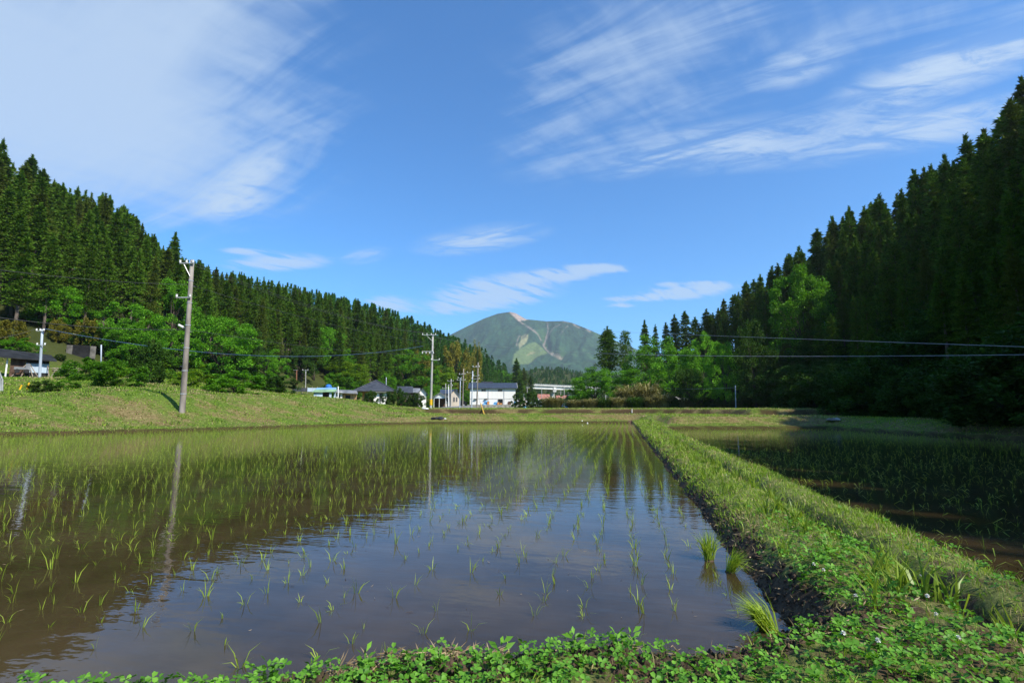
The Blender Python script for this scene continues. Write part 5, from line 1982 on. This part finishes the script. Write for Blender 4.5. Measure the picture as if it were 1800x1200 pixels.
pole('utility_pole', 'grey pole with a round transformer by the carport', 792.5, 715, 793, 666, 118, 0.13, 0.10, 'pole_grey', arms=[(670, 787, 797, 2, True), (676, 788, 796, 2, False)])
pole('utility_pole', 'thin grey pole right of the carport', 783, 713, 783.5, 674, 124, 0.09, 0.07, 'pole_grey', arms=[(682, 778, 786, 2, True)])
pole('utility_pole', 'thick white post by the carport, lower half stout', 788.5, 713, 788.5, 679, 121, 0.20, 0.08, 'trim')
pole('utility_pole', 'small grey pole on the slope above the grey fence', 537, 683, 537.5, 650, 112, 0.10, 0.08, 'pole_grey', arms=[(651, 532, 542, 2, True)])
pole('rusty_post', 'rusty red post on the slope above the grey fence', 521, 675, 521.5, 650, 113, 0.13, 0.12, 'rust', arms=[(650.5, 516, 523, 0, True)])
pole('utility_pole', 'thin pole behind the dark hipped roof', 678.5, 690, 679, 663, 114, 0.09, 0.08, 'pole_white')
pole('utility_pole', 'short pale post before the grey-roofed shed', 594.5, 702, 594.5, 679, 97, 0.10, 0.09, 'trim')
pole('utility_pole', 'pale pole alone in front of the dark right wood', 1294, 728, 1292.5, 677, 74, 0.07, 0.06, 'pole_white')
for px, pt, d, lb in [(926.5, 680, 180, 'far thin pole right of the white building'), (952, 681, 190, 'far thin pole in front of the larger red roof'), (991.5, 682, 150, 'far pale pole right of the bridge pier'), (985.5, 687, 200, 'short far pole left of the pier-side pale pole'), (998.5, 687, 205, 'short far pole right of the pier-side pale pole'), (1064.5, 694, 98, 'short grey post among the dry thicket')]:
    pole('utility_pole', lb, px, 714, px + 0.3, pt, d, 0.10 if d > 120 else 0.06, 0.08 if d > 120 else 0.06, 'pole_grey', arms=[(pt + 1.5, px - 3, px + 3, 0, True)] if d > 120 else ())


def wire(a, b, sag, label, r=0.013, mat='wire', group=None, name='power_line', n=28):
    a, b = np.array(a, float), np.array(b, float)
    pts = [tuple(a + (b - a) * (i / n) - np.array([0, 0, 4 * sag * (i / n) * (1 - i / n)])) for i in range(n + 1)]
    o = MB().tube(pts, r, 5, False).build(name, M[mat])
    tag(o, label, 'power line', group)


for i in range(2):
    wire(P1i[i], P2i[i + 1], 0.9, 'thin wire strung from the tall weathered pole to the grey pole by the lane', group='wires between the two big poles')
wire(at(-120, 458, 38), at(331, 500, 40.2), 0.25, 'thin wire entering at the left edge and reaching the tall pole, upper', 0.012)
wire(at(331, 500, 40.2), at(748, 601, 67.8), 0.5, 'thin wire running from the upper shaft of the tall pole to the grey pole', 0.012)
wire(at(-120, 540, 38), at(327, 579, 40), 0.35, 'thin wire entering at the left edge and reaching the tall pole, lower', 0.014)
wire(at(330, 579, 40), at(757, 622, 67.9), 0.5, 'thin wire from the white box of the tall pole to the grey pole', 0.012)
wire(P3i[2], at(744, 608, 67.6), 1.9, 'blue sheathed cable hanging from the pale steel pole to the grey pole', 0.022, 'wire_blue')
wire(at(-120, 592, 60), P3i[0], 0.6, 'dark cable from the left edge to the pale steel pole', 0.014)
wire(at(764, 592, 68), at(1960, 621, 22), 0.9, 'long pale wire crossing the valley to the right edge, lower', 0.009, 'steel')
wire(at(858, 566, 190), at(1960, 615, 22), 0.6, 'long pale wire crossing the valley to the right edge, upper', 0.009, 'steel')
wire(at(1170, 682, 92), at(1292.5, 681, 74), 0.15, 'short wire ending at the pole before the dark wood', 0.012, 'steel')
wire(at(763, 598, 68), at(798, 655, 108), 0.3, 'wire dropping from the grey pole towards the carport', 0.012)
wire(P4i[0], at(812, 658, 96), 0.2, 'wire between the brown poles by the white building', 0.012)

# guy wire with yellow guards below the brown pole
dg = hit(853, 734.5)
gb = at(853, 734, dg)
gt = at(838.5, 716, 84)
t = empty('guy_wire', (gb[0], gb[1], gb[2]))
dirv = (gt - gb) / np.linalg.norm(gt - gb)
mtop = at(839, 690, 84) - gb
MB().tube([(0, 0, -0.2), tuple(mtop)], 0.012, 5).build('wire', M['wire'], t)
k = min(0.42, 0.42)
MB().tube([tuple(mtop * 0.0), tuple(mtop * k)], 0.06, 8).build('yellow_guard', M['yellow'], t)
tag(t, 'slanting guy wire in a yellow guard below the brown pole', 'guy wire')
for (a, b, lb) in [((33, 684), (39, 671), 'yellow slanting stake at the left field edge, shorter'), ((46, 685), (52, 667), 'yellow slanting stake at the left field edge, longer')]:
    d = hit(a[0], a[1] + 1)
    p, q = at(*a, d), at(*b, d)
    t = empty('yellow_stake', (p[0], p[1], p[2] - 0.2))
    v = q - p
    MB().tube([(0, 0, 0), tuple(v)], 0.05, 8).build('guard', M['yellow'], t)
    MB().tube([tuple(v * 1.001), tuple(v * 1.25)], 0.015, 5).build('wire', M['wire'], t)
    tag(t, lb, 'stake')

# small things on the banks
gclod = np.random.default_rng(3)


def lump(name, label, cat, px, py, wpx, hpx, mat, seed, partname='heap', flat=False):
    d = hit(px, py)
    p = at(px, py, d)
    z = ground_z(p[0], p[1])
    s = d / 900.0
    g = np.random.default_rng(seed)
    t = empty(name, (p[0], p[1], z - 0.03), YAW)
    n = 5
    for k in range(n):
        mb = MB()
        mb.dome((g.uniform(-0.35, 0.35) * wpx * s, g.uniform(-0.2, 0.2) * wpx * s, 0), wpx * s * g.uniform(0.18, 0.3), 9, 4, hpx / wpx * g.uniform(1.3, 2.2))
        mb.v = [tuple(np.array(v) + g.normal(size=3) * wpx * s * 0.025) for v in mb.v]
        mb.build(partname, M[mat], t)
    return tag(t, label, cat)


lump('dark_mound', 'dark heap of black sheeting lying on the field bank', 'heap', 766, 736, 24, 7, 'rag', 1, 'sheet')
lump('white_scrap', 'white plastic scrap at the right end of the dark heap', 'scrap', 784, 736, 7, 3, 'cloth', 2, 'sheet')
lump('white_sheet', 'crumpled white sheet lying left of the grey pole on the bank', 'sheet', 746, 718.5, 13, 4, 'cloth', 4, 'fold')
lump('straw_bundle', 'pale straw bundle at the far end of the bund', 'straw', 1133, 732, 11, 4, 'straw', 6, 'bundle')
lump('black_sheet', 'black scrap standing beside the far end of the bund', 'scrap', 1143, 741, 6, 7, 'rag', 7, 'sheet')
lump('white_scrap', 'small white scrap on the far bank above the rice rows', 'scrap', 1023, 740, 3, 3, 'cloth', 8, 'sheet')
lump('white_scrap', 'small white scrap at the water edge of the far bank', 'scrap', 1032, 743.5, 4, 2, 'cloth', 9, 'sheet')
lump('white_rag', 'crumpled white rag lying on the middle of the bund', 'rag', 1276, 834, 13, 5, 'cloth', 10, 'fold')
lump('stone_heap', 'dim grey stone heap on the shaded far bank', 'stones', 1468, 738, 22, 6, 'block', 11, 'stone')
d = hit(1111, 726)
p = at(1111, 726, d)
t = empty('white_stake', (p[0], p[1], ground_z(p[0], p[1]) - 0.1))
MB().tube([(0, 0, 0), (0, 0, 0.45)], 0.05, 6).build('shaft', M['trim'], t)
MB().tube([(0, 0, 0.451), (0, 0, 0.5)], 0.055, 6).build('tip', M['trim'], t)
tag(t, 'short white stake on the far terrace above the bund', 'stake')

# ---------------------------------------------------------------- rice, grass, clover


def blades(base, height, width, az, lean, seedrng, droop=0.25):
    """two-segment blades: base (N,3), height along the blade, lean 0 upright .. 1 flat"""
    n = len(base)
    out = np.stack([np.cos(az), np.sin(az), np.zeros(n)], 1)
    up = np.array([0, 0, 1.0])
    th = lean * 1.45
    d1 = out * np.sin(th * 0.6)[:, None] + up * np.cos(th * 0.6)[:, None]
    d2 = out * np.sin(np.minimum(th * 1.25 + droop * lean, 1.9))[:, None] + up * np.cos(np.minimum(th * 1.25 + droop * lean, 1.9))[:, None]
    m = base + d1 * (height * 0.55)[:, None]
    tip = m + d2 * (height * 0.45)[:, None]
    tw = az + math.pi / 2 + seedrng.normal(size=n) * 0.9
    sd = np.stack([np.cos(tw), np.sin(tw), np.zeros(n)], 1) * (width / 2)[:, None]
    v = np.stack([base - sd * 0.7, base + sd * 0.7, m - sd, m + sd, tip], 1).reshape(-1, 3)
    k = np.arange(n)[:, None] * 5
    f = np.concatenate([k + np.array([[0, 1, 3]]), k + np.array([[0, 3, 2]]), k + np.array([[2, 3, 4]])], 1).reshape(-1, 3)
    return v, f


def rice_blades(P, g, size=1.0, flop=None, nb=5, wmul=1.0):
    n = len(P)
    B, Hh, W, A, Ln = [], [], [], [], []
    flop = np.zeros(n) if flop is None else flop
    sc = size * (0.75 + 0.5 * g.random(n))
    for k in range(nb):
        a = g.random(n) * 6.283
        r = 0.012 * g.random(n)
        B.append(P + np.stack([r * np.cos(a), r * np.sin(a), np.zeros(n) - 0.02], 1))
        Hh.append(sc * (0.075 + 0.085 * g.random(n)))
        W.append((0.0034 + 0.0020 * g.random(n)) * wmul)
        A.append(a)
        Ln.append(np.clip(0.10 + 0.28 * g.random(n) + flop * (0.3 + 0.5 * g.random(n)), 0, 1.0))
    return blades(np.concatenate(B), np.concatenate(Hh), np.concatenate(W), np.concatenate(A), np.concatenate(Ln), g)


def rice_points(poly, x0, x1, y0, y1, dx, dy, margin, g, off=0.0):
    xs = np.arange(x0, x1, dx) + off
    out = []
    for x in xs:
        wob = 0.05 * np.sin(np.arange(y0, y1, dy) * 0.35 + x) + 0.03 * g.normal(size=len(np.arange(y0, y1, dy)))
        ys = np.arange(y0, y1, dy) + g.normal(size=len(wob)) * 0.035 + g.random() * dy
        out.append(np.stack([x + wob, ys], 1))
    P = np.concatenate(out)
    sd = poly_sd(poly, P[:, 0], P[:, 1])
    P = P[sd < -margin]
    return P


g = np.random.default_rng(61)
PL = rice_points(PADDY_L, -31.5, 0.75, 2.3, 48, 0.30, 0.19, 0.22, g, 0.02)
dist = np.hypot(PL[:, 0], PL[:, 1])
keep = g.random(len(PL)) < np.interp(dist, [3, 5, 9, 14], [0.66, 0.80, 0.92, 0.97])
PL = PL[keep]
PX, PY, PF = project(PL[:, 0], PL[:, 1], np.zeros(len(PL)))
ok = (PF > 1) & (PX > -700) & (PX < 2200)
PL, PX, PY = PL[ok], PX[ok], PY[ok]
dist = np.hypot(PL[:, 0], PL[:, 1])
inside = (PX > 0) & (PX < 1800) & (PY < 1210)
order = np.argsort(np.where(inside, dist, 1e6))
near_i = order[:298]
far_mask = np.ones(len(PL), bool)
far_mask[near_i] = False

protos = []
for k in range(12):
    gk = np.random.default_rng(700 + k)
    fl = np.array([[0, 0, 0, 0.15, 0.1, 0.7, 0, 0.3, 0.95, 0, 0.2, 0.05][k]])
    v, f = rice_blades(np.zeros((1, 3)), gk, 1.0, fl, 6 if k % 3 else 4, 1.15)
    protos.append(np_mesh('rice_seedling', v, f, M['rice']))
rk = random.Random(12)
for i in near_i:
    kp = rk.randrange(12)
    o = bpy.data.objects.new('rice_seedling', protos[kp])
    COL.objects.link(o)
    o.location = (PL[i, 0], PL[i, 1], 0.0)
    o.rotation_euler = (rk.gauss(0, 0.08), rk.gauss(0, 0.08), rk.uniform(0, 6.28))
    s = rk.uniform(0.62, 1.05)
    o.scale = (s, s, s)
    tag(o, {5: 'rice seedling bent over in the near water of the left paddy', 8: 'flattened rice seedling with leaves lying on the near water', 7: 'half drooping rice seedling in the near water'}.get(kp, 'upright young rice seedling standing in the near water of the left paddy'), 'rice plant', 'rice seedlings in the near water')
FP = PL[far_mask]
fd = np.hypot(FP[:, 0], FP[:, 1])
v, f = rice_blades(np.column_stack([FP, np.zeros(len(FP))]), g, 1.0, (g.random(len(FP)) < 0.10) * 0.6, 4, np.interp(fd, [5, 20, 45], [1.0, 0.9, 0.8]))
v2, f2 = v, f
tag(link('rice_rows', np_mesh('rice_rows', v, f, M['rice'])), 'rows of young rice filling the farther left paddy', 'rice', kind='stuff')
PR_ = rice_points(PADDY_R, 2.9, 17.5, 4.4, 36.5, 0.30, 0.19, 0.25, g, 0.0)
rx, ry, rf_ = project(PR_[:, 0], PR_[:, 1], np.zeros(len(PR_)))
PR_ = PR_[(rf_ > 1) & (rx < 2300)]
rd = np.hypot(PR_[:, 0], PR_[:, 1])
PR_ = PR_[g.random(len(PR_)) < np.interp(rd, [5, 12, 25], [0.32, 0.46, 0.66])]
v, f = rice_blades(np.column_stack([PR_, np.zeros(len(PR_))]), g, 0.78, (g.random(len(PR_)) < 0.35) * 0.7, 4, 1.0)
# blades lying flat on the water near the bund
n = 900
fx, fy = 2.8 + 6.5 * g.random(n) ** 1.4, 4.2 + 13 * g.random(n)
vb, fb = blades(np.column_stack([fx, fy, np.full(n, 0.004)]), 0.10 + 0.08 * g.random(n), np.full(n, 0.010), g.random(n) * 6.28, np.full(n, 1.07), g, 0.0)
v = np.concatenate([v, vb])
f = np.concatenate([f, fb + len(v) - len(vb)])
tag(link('rice_rows', np_mesh('rice_rows', v, f, M['rice'])), 'young rice growing in the shaded right paddy', 'rice', kind='stuff')

# spare seedling bundles left in the water by the bund
for k, (px, py, hpx, n, lean, lb) in enumerate([(1247, 985, 38, 130, 0.25, 'upright bundle of spare seedlings in the water, farthest of three'), (1283, 1005, 34, 150, 0.55, 'leaning bundle of spare seedlings against the muddy bund edge'), (1352, 1108, 44, 220, 0.62, 'largest sprawling bundle of spare seedlings, nearest of three')]):
    r = ray(px, py)
    d = -EYE / r[2]
    gk = np.random.default_rng(800 + k)
    a0 = math.radians([100, 330, 165][k])
    rr = 0.035 * np.sqrt(gk.random(n)) * (1.5 if k == 2 else 1.0)
    aa = gk.random(n) * 6.283
    base = np.stack([rr * np.cos(aa), rr * np.sin(aa), np.full(n, -0.01)], 1)
    hm = hpx / 900.0 * math.hypot(d, EYE) * 1.45
    az = a0 + gk.normal(size=n) * (0.5 if k else 1.6)
    v, f = blades(base, hm * (0.6 + 0.45 * gk.random(n)), 0.004 + 0.003 * gk.random(n), az, np.clip(lean + 0.2 * gk.normal(size=n), 0.02, 0.95), gk)
    t = empty('seedling_bundle', (r[0] * d, r[1] * d, 0.0))
    link('leaves', np_mesh('leaves', v, f, M['rice']), t)
    MB().tube([(0, 0, -0.05), (0, 0, -0.01), (0, 0, 0.012)], [0.05, 0.045, 0.03], 8).build('root_mat', M['soil'], t)
    tag(t, lb, 'seedling bundle')


def on_land(x, y):
    z, p = H(x, y, True)
    return z, p


# clover carpet in the near corner
n = 52000
x = g.uniform(-4.2, 4.6, n)
y = g.uniform(0.9, 6.4, n)
z, p = on_land(x, y)
px_, py_, pf_ = project(x, y, z)
dens = sstep(0.10, 0.24, p['si'] + 0.08 * fbm(x * 2.2, y * 2.2, 3, 81)) * sstep(6.2, 3.4, y) * sstep(2.75, 2.3, x) * sstep(0.12, 0.05, p['dd'])
dens = dens * np.clip(0.62 + 0.9 * fbm(x * 1.3, y * 1.3, 3, 83), 0.0, 1) * np.where(x > 1.9, 0.35, 1.0)
bare = sstep(0.30, 0.16, p['si']) * np.maximum(sstep(-1.35, -1.1, x) * sstep(-0.35, -0.55, x), sstep(0.2, 0.45, x) * sstep(1.1, 0.95, x)) * (y < 3.2)
dens = dens * (1 - 0.92 * bare)
k = (g.random(n) < dens) & (pf_ > 0.4) & (px_ > -350) & (px_ < 2200) & (py_ < 1420)
x, y, z = x[k], y[k], z[k]
n = len(x)
h = 0.025 + 0.050 * g.random(n)
az = g.random(n) * 6.283
lean = 0.35 * g.random(n)
top = np.stack([x + np.cos(az) * lean * h, y + np.sin(az) * lean * h, z + h], 1)
nrm = unit(np.stack([0.45 * g.normal(size=n), 0.45 * g.normal(size=n), np.ones(n)], 1))
ux = unit(np.cross(nrm, np.stack([np.cos(az), np.sin(az), np.zeros(n)], 1)))
uy = np.cross(nrm, ux)
R_ = (0.0095 + 0.0075 * g.random(n))[:, None]
V, Fc = [], []
vb = 0
for q in range(3):
    a = 2.094 * q + g.random(n)[:, None] * 0.3
    d1 = ux * np.cos(a) + uy * np.sin(a)
    s1 = -ux * np.sin(a) + uy * np.cos(a)
    fold = nrm * 0.22
    pts = [top, top + (d1 * 0.75 - s1 * 0.62 + fold) * R_, top + (d1 * 1.45 - s1 * 0.52 + fold * 0.8) * R_, top + d1 * 1.5 * R_ - nrm * 0.08 * R_, top + (d1 * 1.45 + s1 * 0.52 + fold * 0.8) * R_, top + (d1 * 0.75 + s1 * 0.62 + fold) * R_]
    V.append(np.stack(pts, 1).reshape(-1, 3))
    b = np.arange(n)[:, None] * 6 + vb
    Fc.append(np.concatenate([b + np.array([t]) for t in ([0, 1, 2], [0, 2, 3], [0, 3, 4], [0, 4, 5])], 1).reshape(-1, 3))
    vb += n * 6
st_v, st_f = [], []
sb = np.stack([np.cos(az + 1.57), np.sin(az + 1.57), np.zeros(n)], 1) * 0.0012
V.append(np.stack([np.stack([x, y, z - 0.01], 1) - sb, np.stack([x, y, z - 0.01], 1) + sb, top], 1).reshape(-1, 3))
Fc.append(np.arange(n * 3).reshape(-1, 3) + vb)
tag(link('clover_carpet', np_mesh('clover_carpet', np.concatenate(V), np.concatenate(Fc), M['clover'])), 'carpet of green clover on the near corner of the bund', 'clover', kind='stuff')

# turf on the bund: short blades, thinner with distance, a share of them dry
V, Fg, mi = [], [], []
vb = 0
for (y0, y1, dn, hh, ww) in [(0.9, 4.5, 3300, 0.055, 0.0045), (4.5, 8, 2600, 0.065, 0.006), (8, 15, 1300, 0.075, 0.010), (15, 28, 560, 0.09, 0.017), (28, 48.5, 230, 0.11, 0.03)]:
    xs0, xs1 = (-4.2, 4.4) if y0 < 4 else (0.85, 2.85)
    n = int((xs1 - xs0) * (y1 - y0) * dn * (0.62 if y0 < 4 else 1))
    x, y = g.uniform(xs0, xs1, n), g.uniform(y0, y1, n)
    z, p = on_land(x, y)
    px_, py_, pf_ = project(x, y, z)
    dens = sstep(0.02, 0.10 + 0.12 * sstep(9, 4, y), p['si'] + 0.10 * fbm(x * 3, y * 3, 3, 87)) * (0.55 + 0.45 * sstep(0.14, 0.06, p['dd']))
    dens = dens * np.clip(0.75 + 0.7 * fbm(x * 0.9, y * 0.9, 3, 89), 0.15, 1)
    dens = dens * np.where(x < 1.9, sstep(3.0, 6.0, y) * 0.6 + 0.4, 1.0)
    k = (g.random(n) < dens) & (pf_ > 0.4) & (px_ > -300) & (px_ < 2150) & (py_ < 1400)
    x, y, z = x[k], y[k], z[k]
    n = len(x)
    v, f = blades(np.stack([x, y, z - 0.01], 1), hh * (0.5 + 1.1 * g.random(n) ** 1.5), ww * (0.6 + 0.8 * g.random(n)), g.random(n) * 6.28, 0.15 + 0.75 * g.random(n), g)
    dry = g.random(n) < np.clip(0.20 + 0.25 * sstep(5.0, 3.2, y) + 0.6 * fbm(x * 1.6, y * 1.6, 3, 93), 0.03, 0.8)
    V.append(v)
    Fg.append(f + vb)
    mi.append(np.repeat(dry.astype(np.int32), 3))
    vb += len(v)
tag(link('bund_turf', np_mesh('bund_turf', np.concatenate(V), np.concatenate(Fg), [M['grass'], M['grass_dry']], np.concatenate(mi))), 'short green and straw-coloured turf along the bund', 'grass', kind='stuff')

# rough mown growth on the far banks and fields
V, Fg, mi = [], [], []
vb = 0
n = 420000
aa = np.radians(g.uniform(-62, 42, n))
dd_ = 19 + 62 * g.random(n) ** 1.25
x, y = np.sin(aa) * dd_, np.cos(aa) * dd_
s = np.minimum(poly_sd(PADDY_L, x, y), poly_sd(PADDY_R, x, y))
k = (s > 0.10) & ~((x > 0.6) & (x < 2.9) & (y < 48))
kf = np.degrees(np.arctan2(x, y)) > -24
k &= ~(kf & ((s < 0.5) | (np.abs(s - 9.3) < 0.42)) & (g.random(len(s)) < 0.9))
x, y, dd_, s = x[k], y[k], dd_[k], s[k]
z = H(x, y)
n = len(x)
dryf = np.clip(0.25 + 1.3 * fbm(x * 0.22, y * 0.7, 3, 97) + 0.7 * fbm(x * 1.1, y * 1.1, 2, 98), 0.02, 0.9)
hh = (0.05 + 0.12 * g.random(n) ** 2) * np.interp(s, [0, 0.5, 3, 20, 40], [0.8, 0.9, 1.0, 1.2, 1.6])
v, f = blades(np.stack([x, y, z - 0.02], 1), hh, 0.0009 * dd_ * (0.6 + 0.9 * g.random(n)), g.random(n) * 6.28, 0.3 + 0.65 * g.random(n), g)
dry = g.random(n) < dryf
tag(link('bank_grass', np_mesh('bank_grass', v, f, [M['grass'], M['grass_dry']], np.repeat(dry.astype(np.int32), 3))), 'rough mown grass with dry streaks on the field banks', 'grass', kind='stuff')

# taller weeds standing out of the mown slope
nc = 260
ca = np.radians(g.uniform(-58, -22, nc))
cd = g.uniform(27, 56, nc)
cx, cy = np.sin(ca) * cd, np.cos(ca) * cd
sc_ = poly_sd(PADDY_L, cx, cy)
cx, cy, cd = cx[sc_ > 0.7], cy[sc_ > 0.7], cd[sc_ > 0.7]
x = np.repeat(cx, 34) + g.normal(size=len(cx) * 34) * 0.22
y = np.repeat(cy, 34) + g.normal(size=len(cx) * 34) * 0.22
v, f = blades(np.stack([x, y, H(x, y) - 0.02], 1), np.repeat(0.10 + 0.22 * g.random(len(cx)) ** 2, 34) * (0.5 + 0.7 * g.random(len(x))), 0.0009 * np.repeat(cd, 34), g.random(len(x)) * 6.28, 0.1 + 0.6 * g.random(len(x)), g)
tag(link('slope_weeds', np_mesh('slope_weeds', v, f, [M['grass'], M['broad_dark']], np.repeat((g.random(len(x)) < 0.4).astype(np.int32), 3))), 'taller weeds dotting the mown slope of the left bank', 'weeds', kind='stuff')

# flecks of leaf and straw afloat on the near water
n = 260
x, y = g.uniform(-6, 0.85, n), 2.7 + 9 * g.random(n) ** 1.6
kk = poly_sd(PADDY_L, x, y) < -0.1
x, y = x[kk], y[kk]
a = g.random(len(x)) * 6.28
v, f = leaves(np.stack([x, y, np.full(len(x), 0.004)], 1), np.stack([np.cos(a), np.sin(a), np.full(len(x), 0.02)], 1), 0.015 + 0.05 * g.random(len(x)) ** 2, 0.006, np.random.default_rng(2))
v[:, 2] = 0.003 + 0.004 * g.random(len(v))
tag(link('floating_flecks', np_mesh('floating_flecks', v, f, [M['straw'], M['soil']], np.repeat((g.random(len(x)) < 0.5).astype(np.int32), 2))), 'small flecks of straw and leaf floating on the near water', 'debris', kind='stuff')

# strap-leaved clumps along the ditch
lily = []
for k in range(6):
    gk = np.random.default_rng(840 + k)
    n = 16
    v, f = blades(np.stack([gk.normal(size=n) * 0.03, gk.normal(size=n) * 0.03, np.full(n, -0.02)], 1), 0.17 + 0.16 * gk.random(n), 0.012 + 0.007 * gk.random(n), gk.random(n) * 6.28, 0.12 + 0.5 * gk.random(n), gk, 0.4)
    lily.append(np_mesh('strap_leaves', v, f, M['lily']))
for i in range(72):
    yy = 3.0 + (i / 72.0) ** 1.5 * 15 + rk.uniform(-0.2, 0.2)
    xx = 1.62 + rk.uniform(-0.32, 0.17) + max(0, 3.2 - yy) * 0.25
    if i % 5 == 0:
        xx -= rk.uniform(0.1, 0.3)
    o = empty('strap_leaf_clump', (xx, yy, ground_z(xx, yy)), rk.uniform(0, 6.28))
    s = rk.uniform(0.5, 1.0)
    o.scale = (s, s, s)
    link('leaves', lily[rk.randrange(6)], o)
    tag(o, 'tuft of yellow-green strap leaves growing beside the bund ditch', 'plant', 'strap-leaved tufts along the ditch')

# broad-leaved weeds at the near water edge
weed = []
for k in range(3):
    gk = np.random.default_rng(860 + k)
    n = 13
    a = np.arange(n) * 2.4
    d_ = np.stack([np.cos(a), np.sin(a), 0.5 + 0.9 * gk.random(n)], 1)
    v, f = leaves(np.stack([0.01 * np.cos(a), 0.01 * np.sin(a), 0.01 + 0.008 * np.arange(n)], 1), d_, 0.05 + 0.035 * gk.random(n), 0.024, gk, 0.15)
    weed.append(np_mesh('leaves', v, f, M['clover']))
for px, py in [(330, 1188), (545, 1190), (470, 1192), (205, 1194), (770, 1192), (1085, 1150), (1110, 1140), (60, 1196), (640, 1196), (880, 1180), (1010, 1165), (1360, 1180)]:
    r = ray(px, py)
    d = (0.13 - EYE) / r[2]
    o = empty('leafy_weed', (r[0] * d, r[1] * d, ground_z(r[0] * d, r[1] * d)), rk.uniform(0, 6.28))
    s = rk.uniform(0.55, 0.95)
    o.scale = (s, s, s)
    link('leaves', weed[rk.randrange(3)], o)
    tag(o, 'small broad-leaved weed at the near edge of the left paddy', 'plant', 'weeds at the near water edge')

# clover flower heads
head = MB()
for k in range(16):
    a, e = k * 2.4, -0.6 + 2.0 * k / 16
    c = Vector((math.cos(a) * math.cos(e), math.sin(a) * math.cos(e), math.sin(e)))
    sd = c.cross(Vector((0, 0, 1.01))).normalized() * 0.004
    head.add([c * 0.003 - sd * 0.5, c * 0.003 + sd * 0.5, c * 0.009 + sd, c * 0.0105, c * 0.009 - sd], [(0, 1, 2, 3, 4)])
fl0 = None
for px, py, in [(1484, 1148), (1555, 1164), (1447, 1023), (1628, 1073), (1625, 1030), (1640, 1110), (44, 1172), (66, 1183), (340, 1178), (1510, 1075), (1700, 1160), (1430, 1010)]:
    d = hit(px, py + 8)
    p = at(px, py + 8, d)
    zz = ground_z(p[0], p[1])
    if fl0 is None:
        o = empty('clover_flower', (p[0], p[1], zz))
        MB().tube([(0, 0, -0.01), (0.004, 0, 0.085)], 0.0013, 4).build('stalk', M['clover'], o)
        hd = head.build('flower_head', M['petal'], o)
        hd.location = (0.004, 0, 0.092)
        fl0 = o
    else:
        o = copy_tree(fl0)
        o.location = (p[0], p[1], zz)
        o.rotation_euler = (rk.gauss(0, 0.2), rk.gauss(0, 0.2), rk.uniform(0, 6))
    tag(o, 'small white clover flower head standing among the near leaves', 'flower', 'white clover flowers')

# straw and clods on the muddy margins
n = 1500
x = np.concatenate([g.uniform(-1.25, -0.55, 700), g.uniform(0.9, 1.45, 500), g.uniform(-0.5, 1.2, 300)])
y = np.concatenate([np.interp(x[:700], [-1.25, -0.55], [2.24, 2.58]) - 0.02 - 0.16 * g.random(700), g.uniform(3.0, 7.0, 500), 2.86 - 0.35 * g.random(300)])
z = H(x, y)
a = g.random(n) * 6.283
d_ = np.stack([np.cos(a), np.sin(a), 0.25 * g.normal(size=n)], 1)
ln = (0.03 + 0.07 * g.random(n)) * np.where(np.arange(n) < 700, 1.2, 0.7)
v, f = leaves(np.stack([x, y, z + 0.012 + 0.03 * g.random(n)], 1), d_, ln, 0.005 + 0.005 * g.random(n), g)
tag(link('loose_straw', np_mesh('loose_straw', v, f, M['straw'])), 'loose pale straw scattered on the muddy water edge', 'straw', kind='stuff')
n = 2600
x = np.concatenate([0.80 + 0.32 * g.random(1700), g.uniform(-1.4, 1.2, 900)])
y = np.concatenate([3.0 + 22 * g.random(1700) ** 1.8, np.zeros(900)])
y[1700:] = np.interp(x[1700:], PADDY_L[1:7, 0], PADDY_L[1:7, 1]) - 0.28 * g.random(900) + 0.04
z = H(x, y)
kk = z > -0.05
x, y, z = x[kk], y[kk], z[kk]
n = len(x)
oct_ = np.array([[1, 0, 0], [0, 1, 0], [-1, 0, 0], [0, -1, 0], [0, 0, 1], [0, 0, -1]], float)
r = 0.008 + 0.022 * g.random(n) ** 2
V = np.stack([x, y, z], 1)[:, None, :] + oct_[None] * r[:, None, None] * (0.6 + 0.8 * g.random((n, 6, 1)))
b = np.arange(n)[:, None] * 6
f = np.concatenate([b + np.array([t]) for t in ([0, 1, 4], [1, 2, 4], [2, 3, 4], [3, 0, 4], [1, 0, 5], [2, 1, 5], [3, 2, 5], [0, 3, 5])], 1).reshape(-1, 3)
tag(link('soil_clods', np_mesh('soil_clods', V.reshape(-1, 3), f, M['soil'])), 'dark soil clods along the muddy margin of the bund', 'soil', kind='stuff')

# ---------------------------------------------------------------- air


def haze():
    xs, ys, z0, z1 = 3800, (-1400, 4900), -2.5, 620.0
    mb = MB().box(-xs, xs, ys[0], ys[1], z0, z1)
    m = bpy.data.materials.new('haze')
    m.use_nodes = True
    nt = m.node_tree
    nt.nodes.clear()
    out = nt.nodes.new('ShaderNodeOutputMaterial')
    v = nt.nodes.new('ShaderNodeVolumePrincipled')
    v.inputs['Color'].default_value = (0.80, 0.90, 1.0, 1)
    v.inputs['Density'].default_value = 0.00012
    v.inputs['Anisotropy'].default_value = 0.2
    nt.links.new(v.outputs[0], out.inputs['Volume'])
    o = mb.build('haze', m)
    tag(o, kind='stuff')


haze()
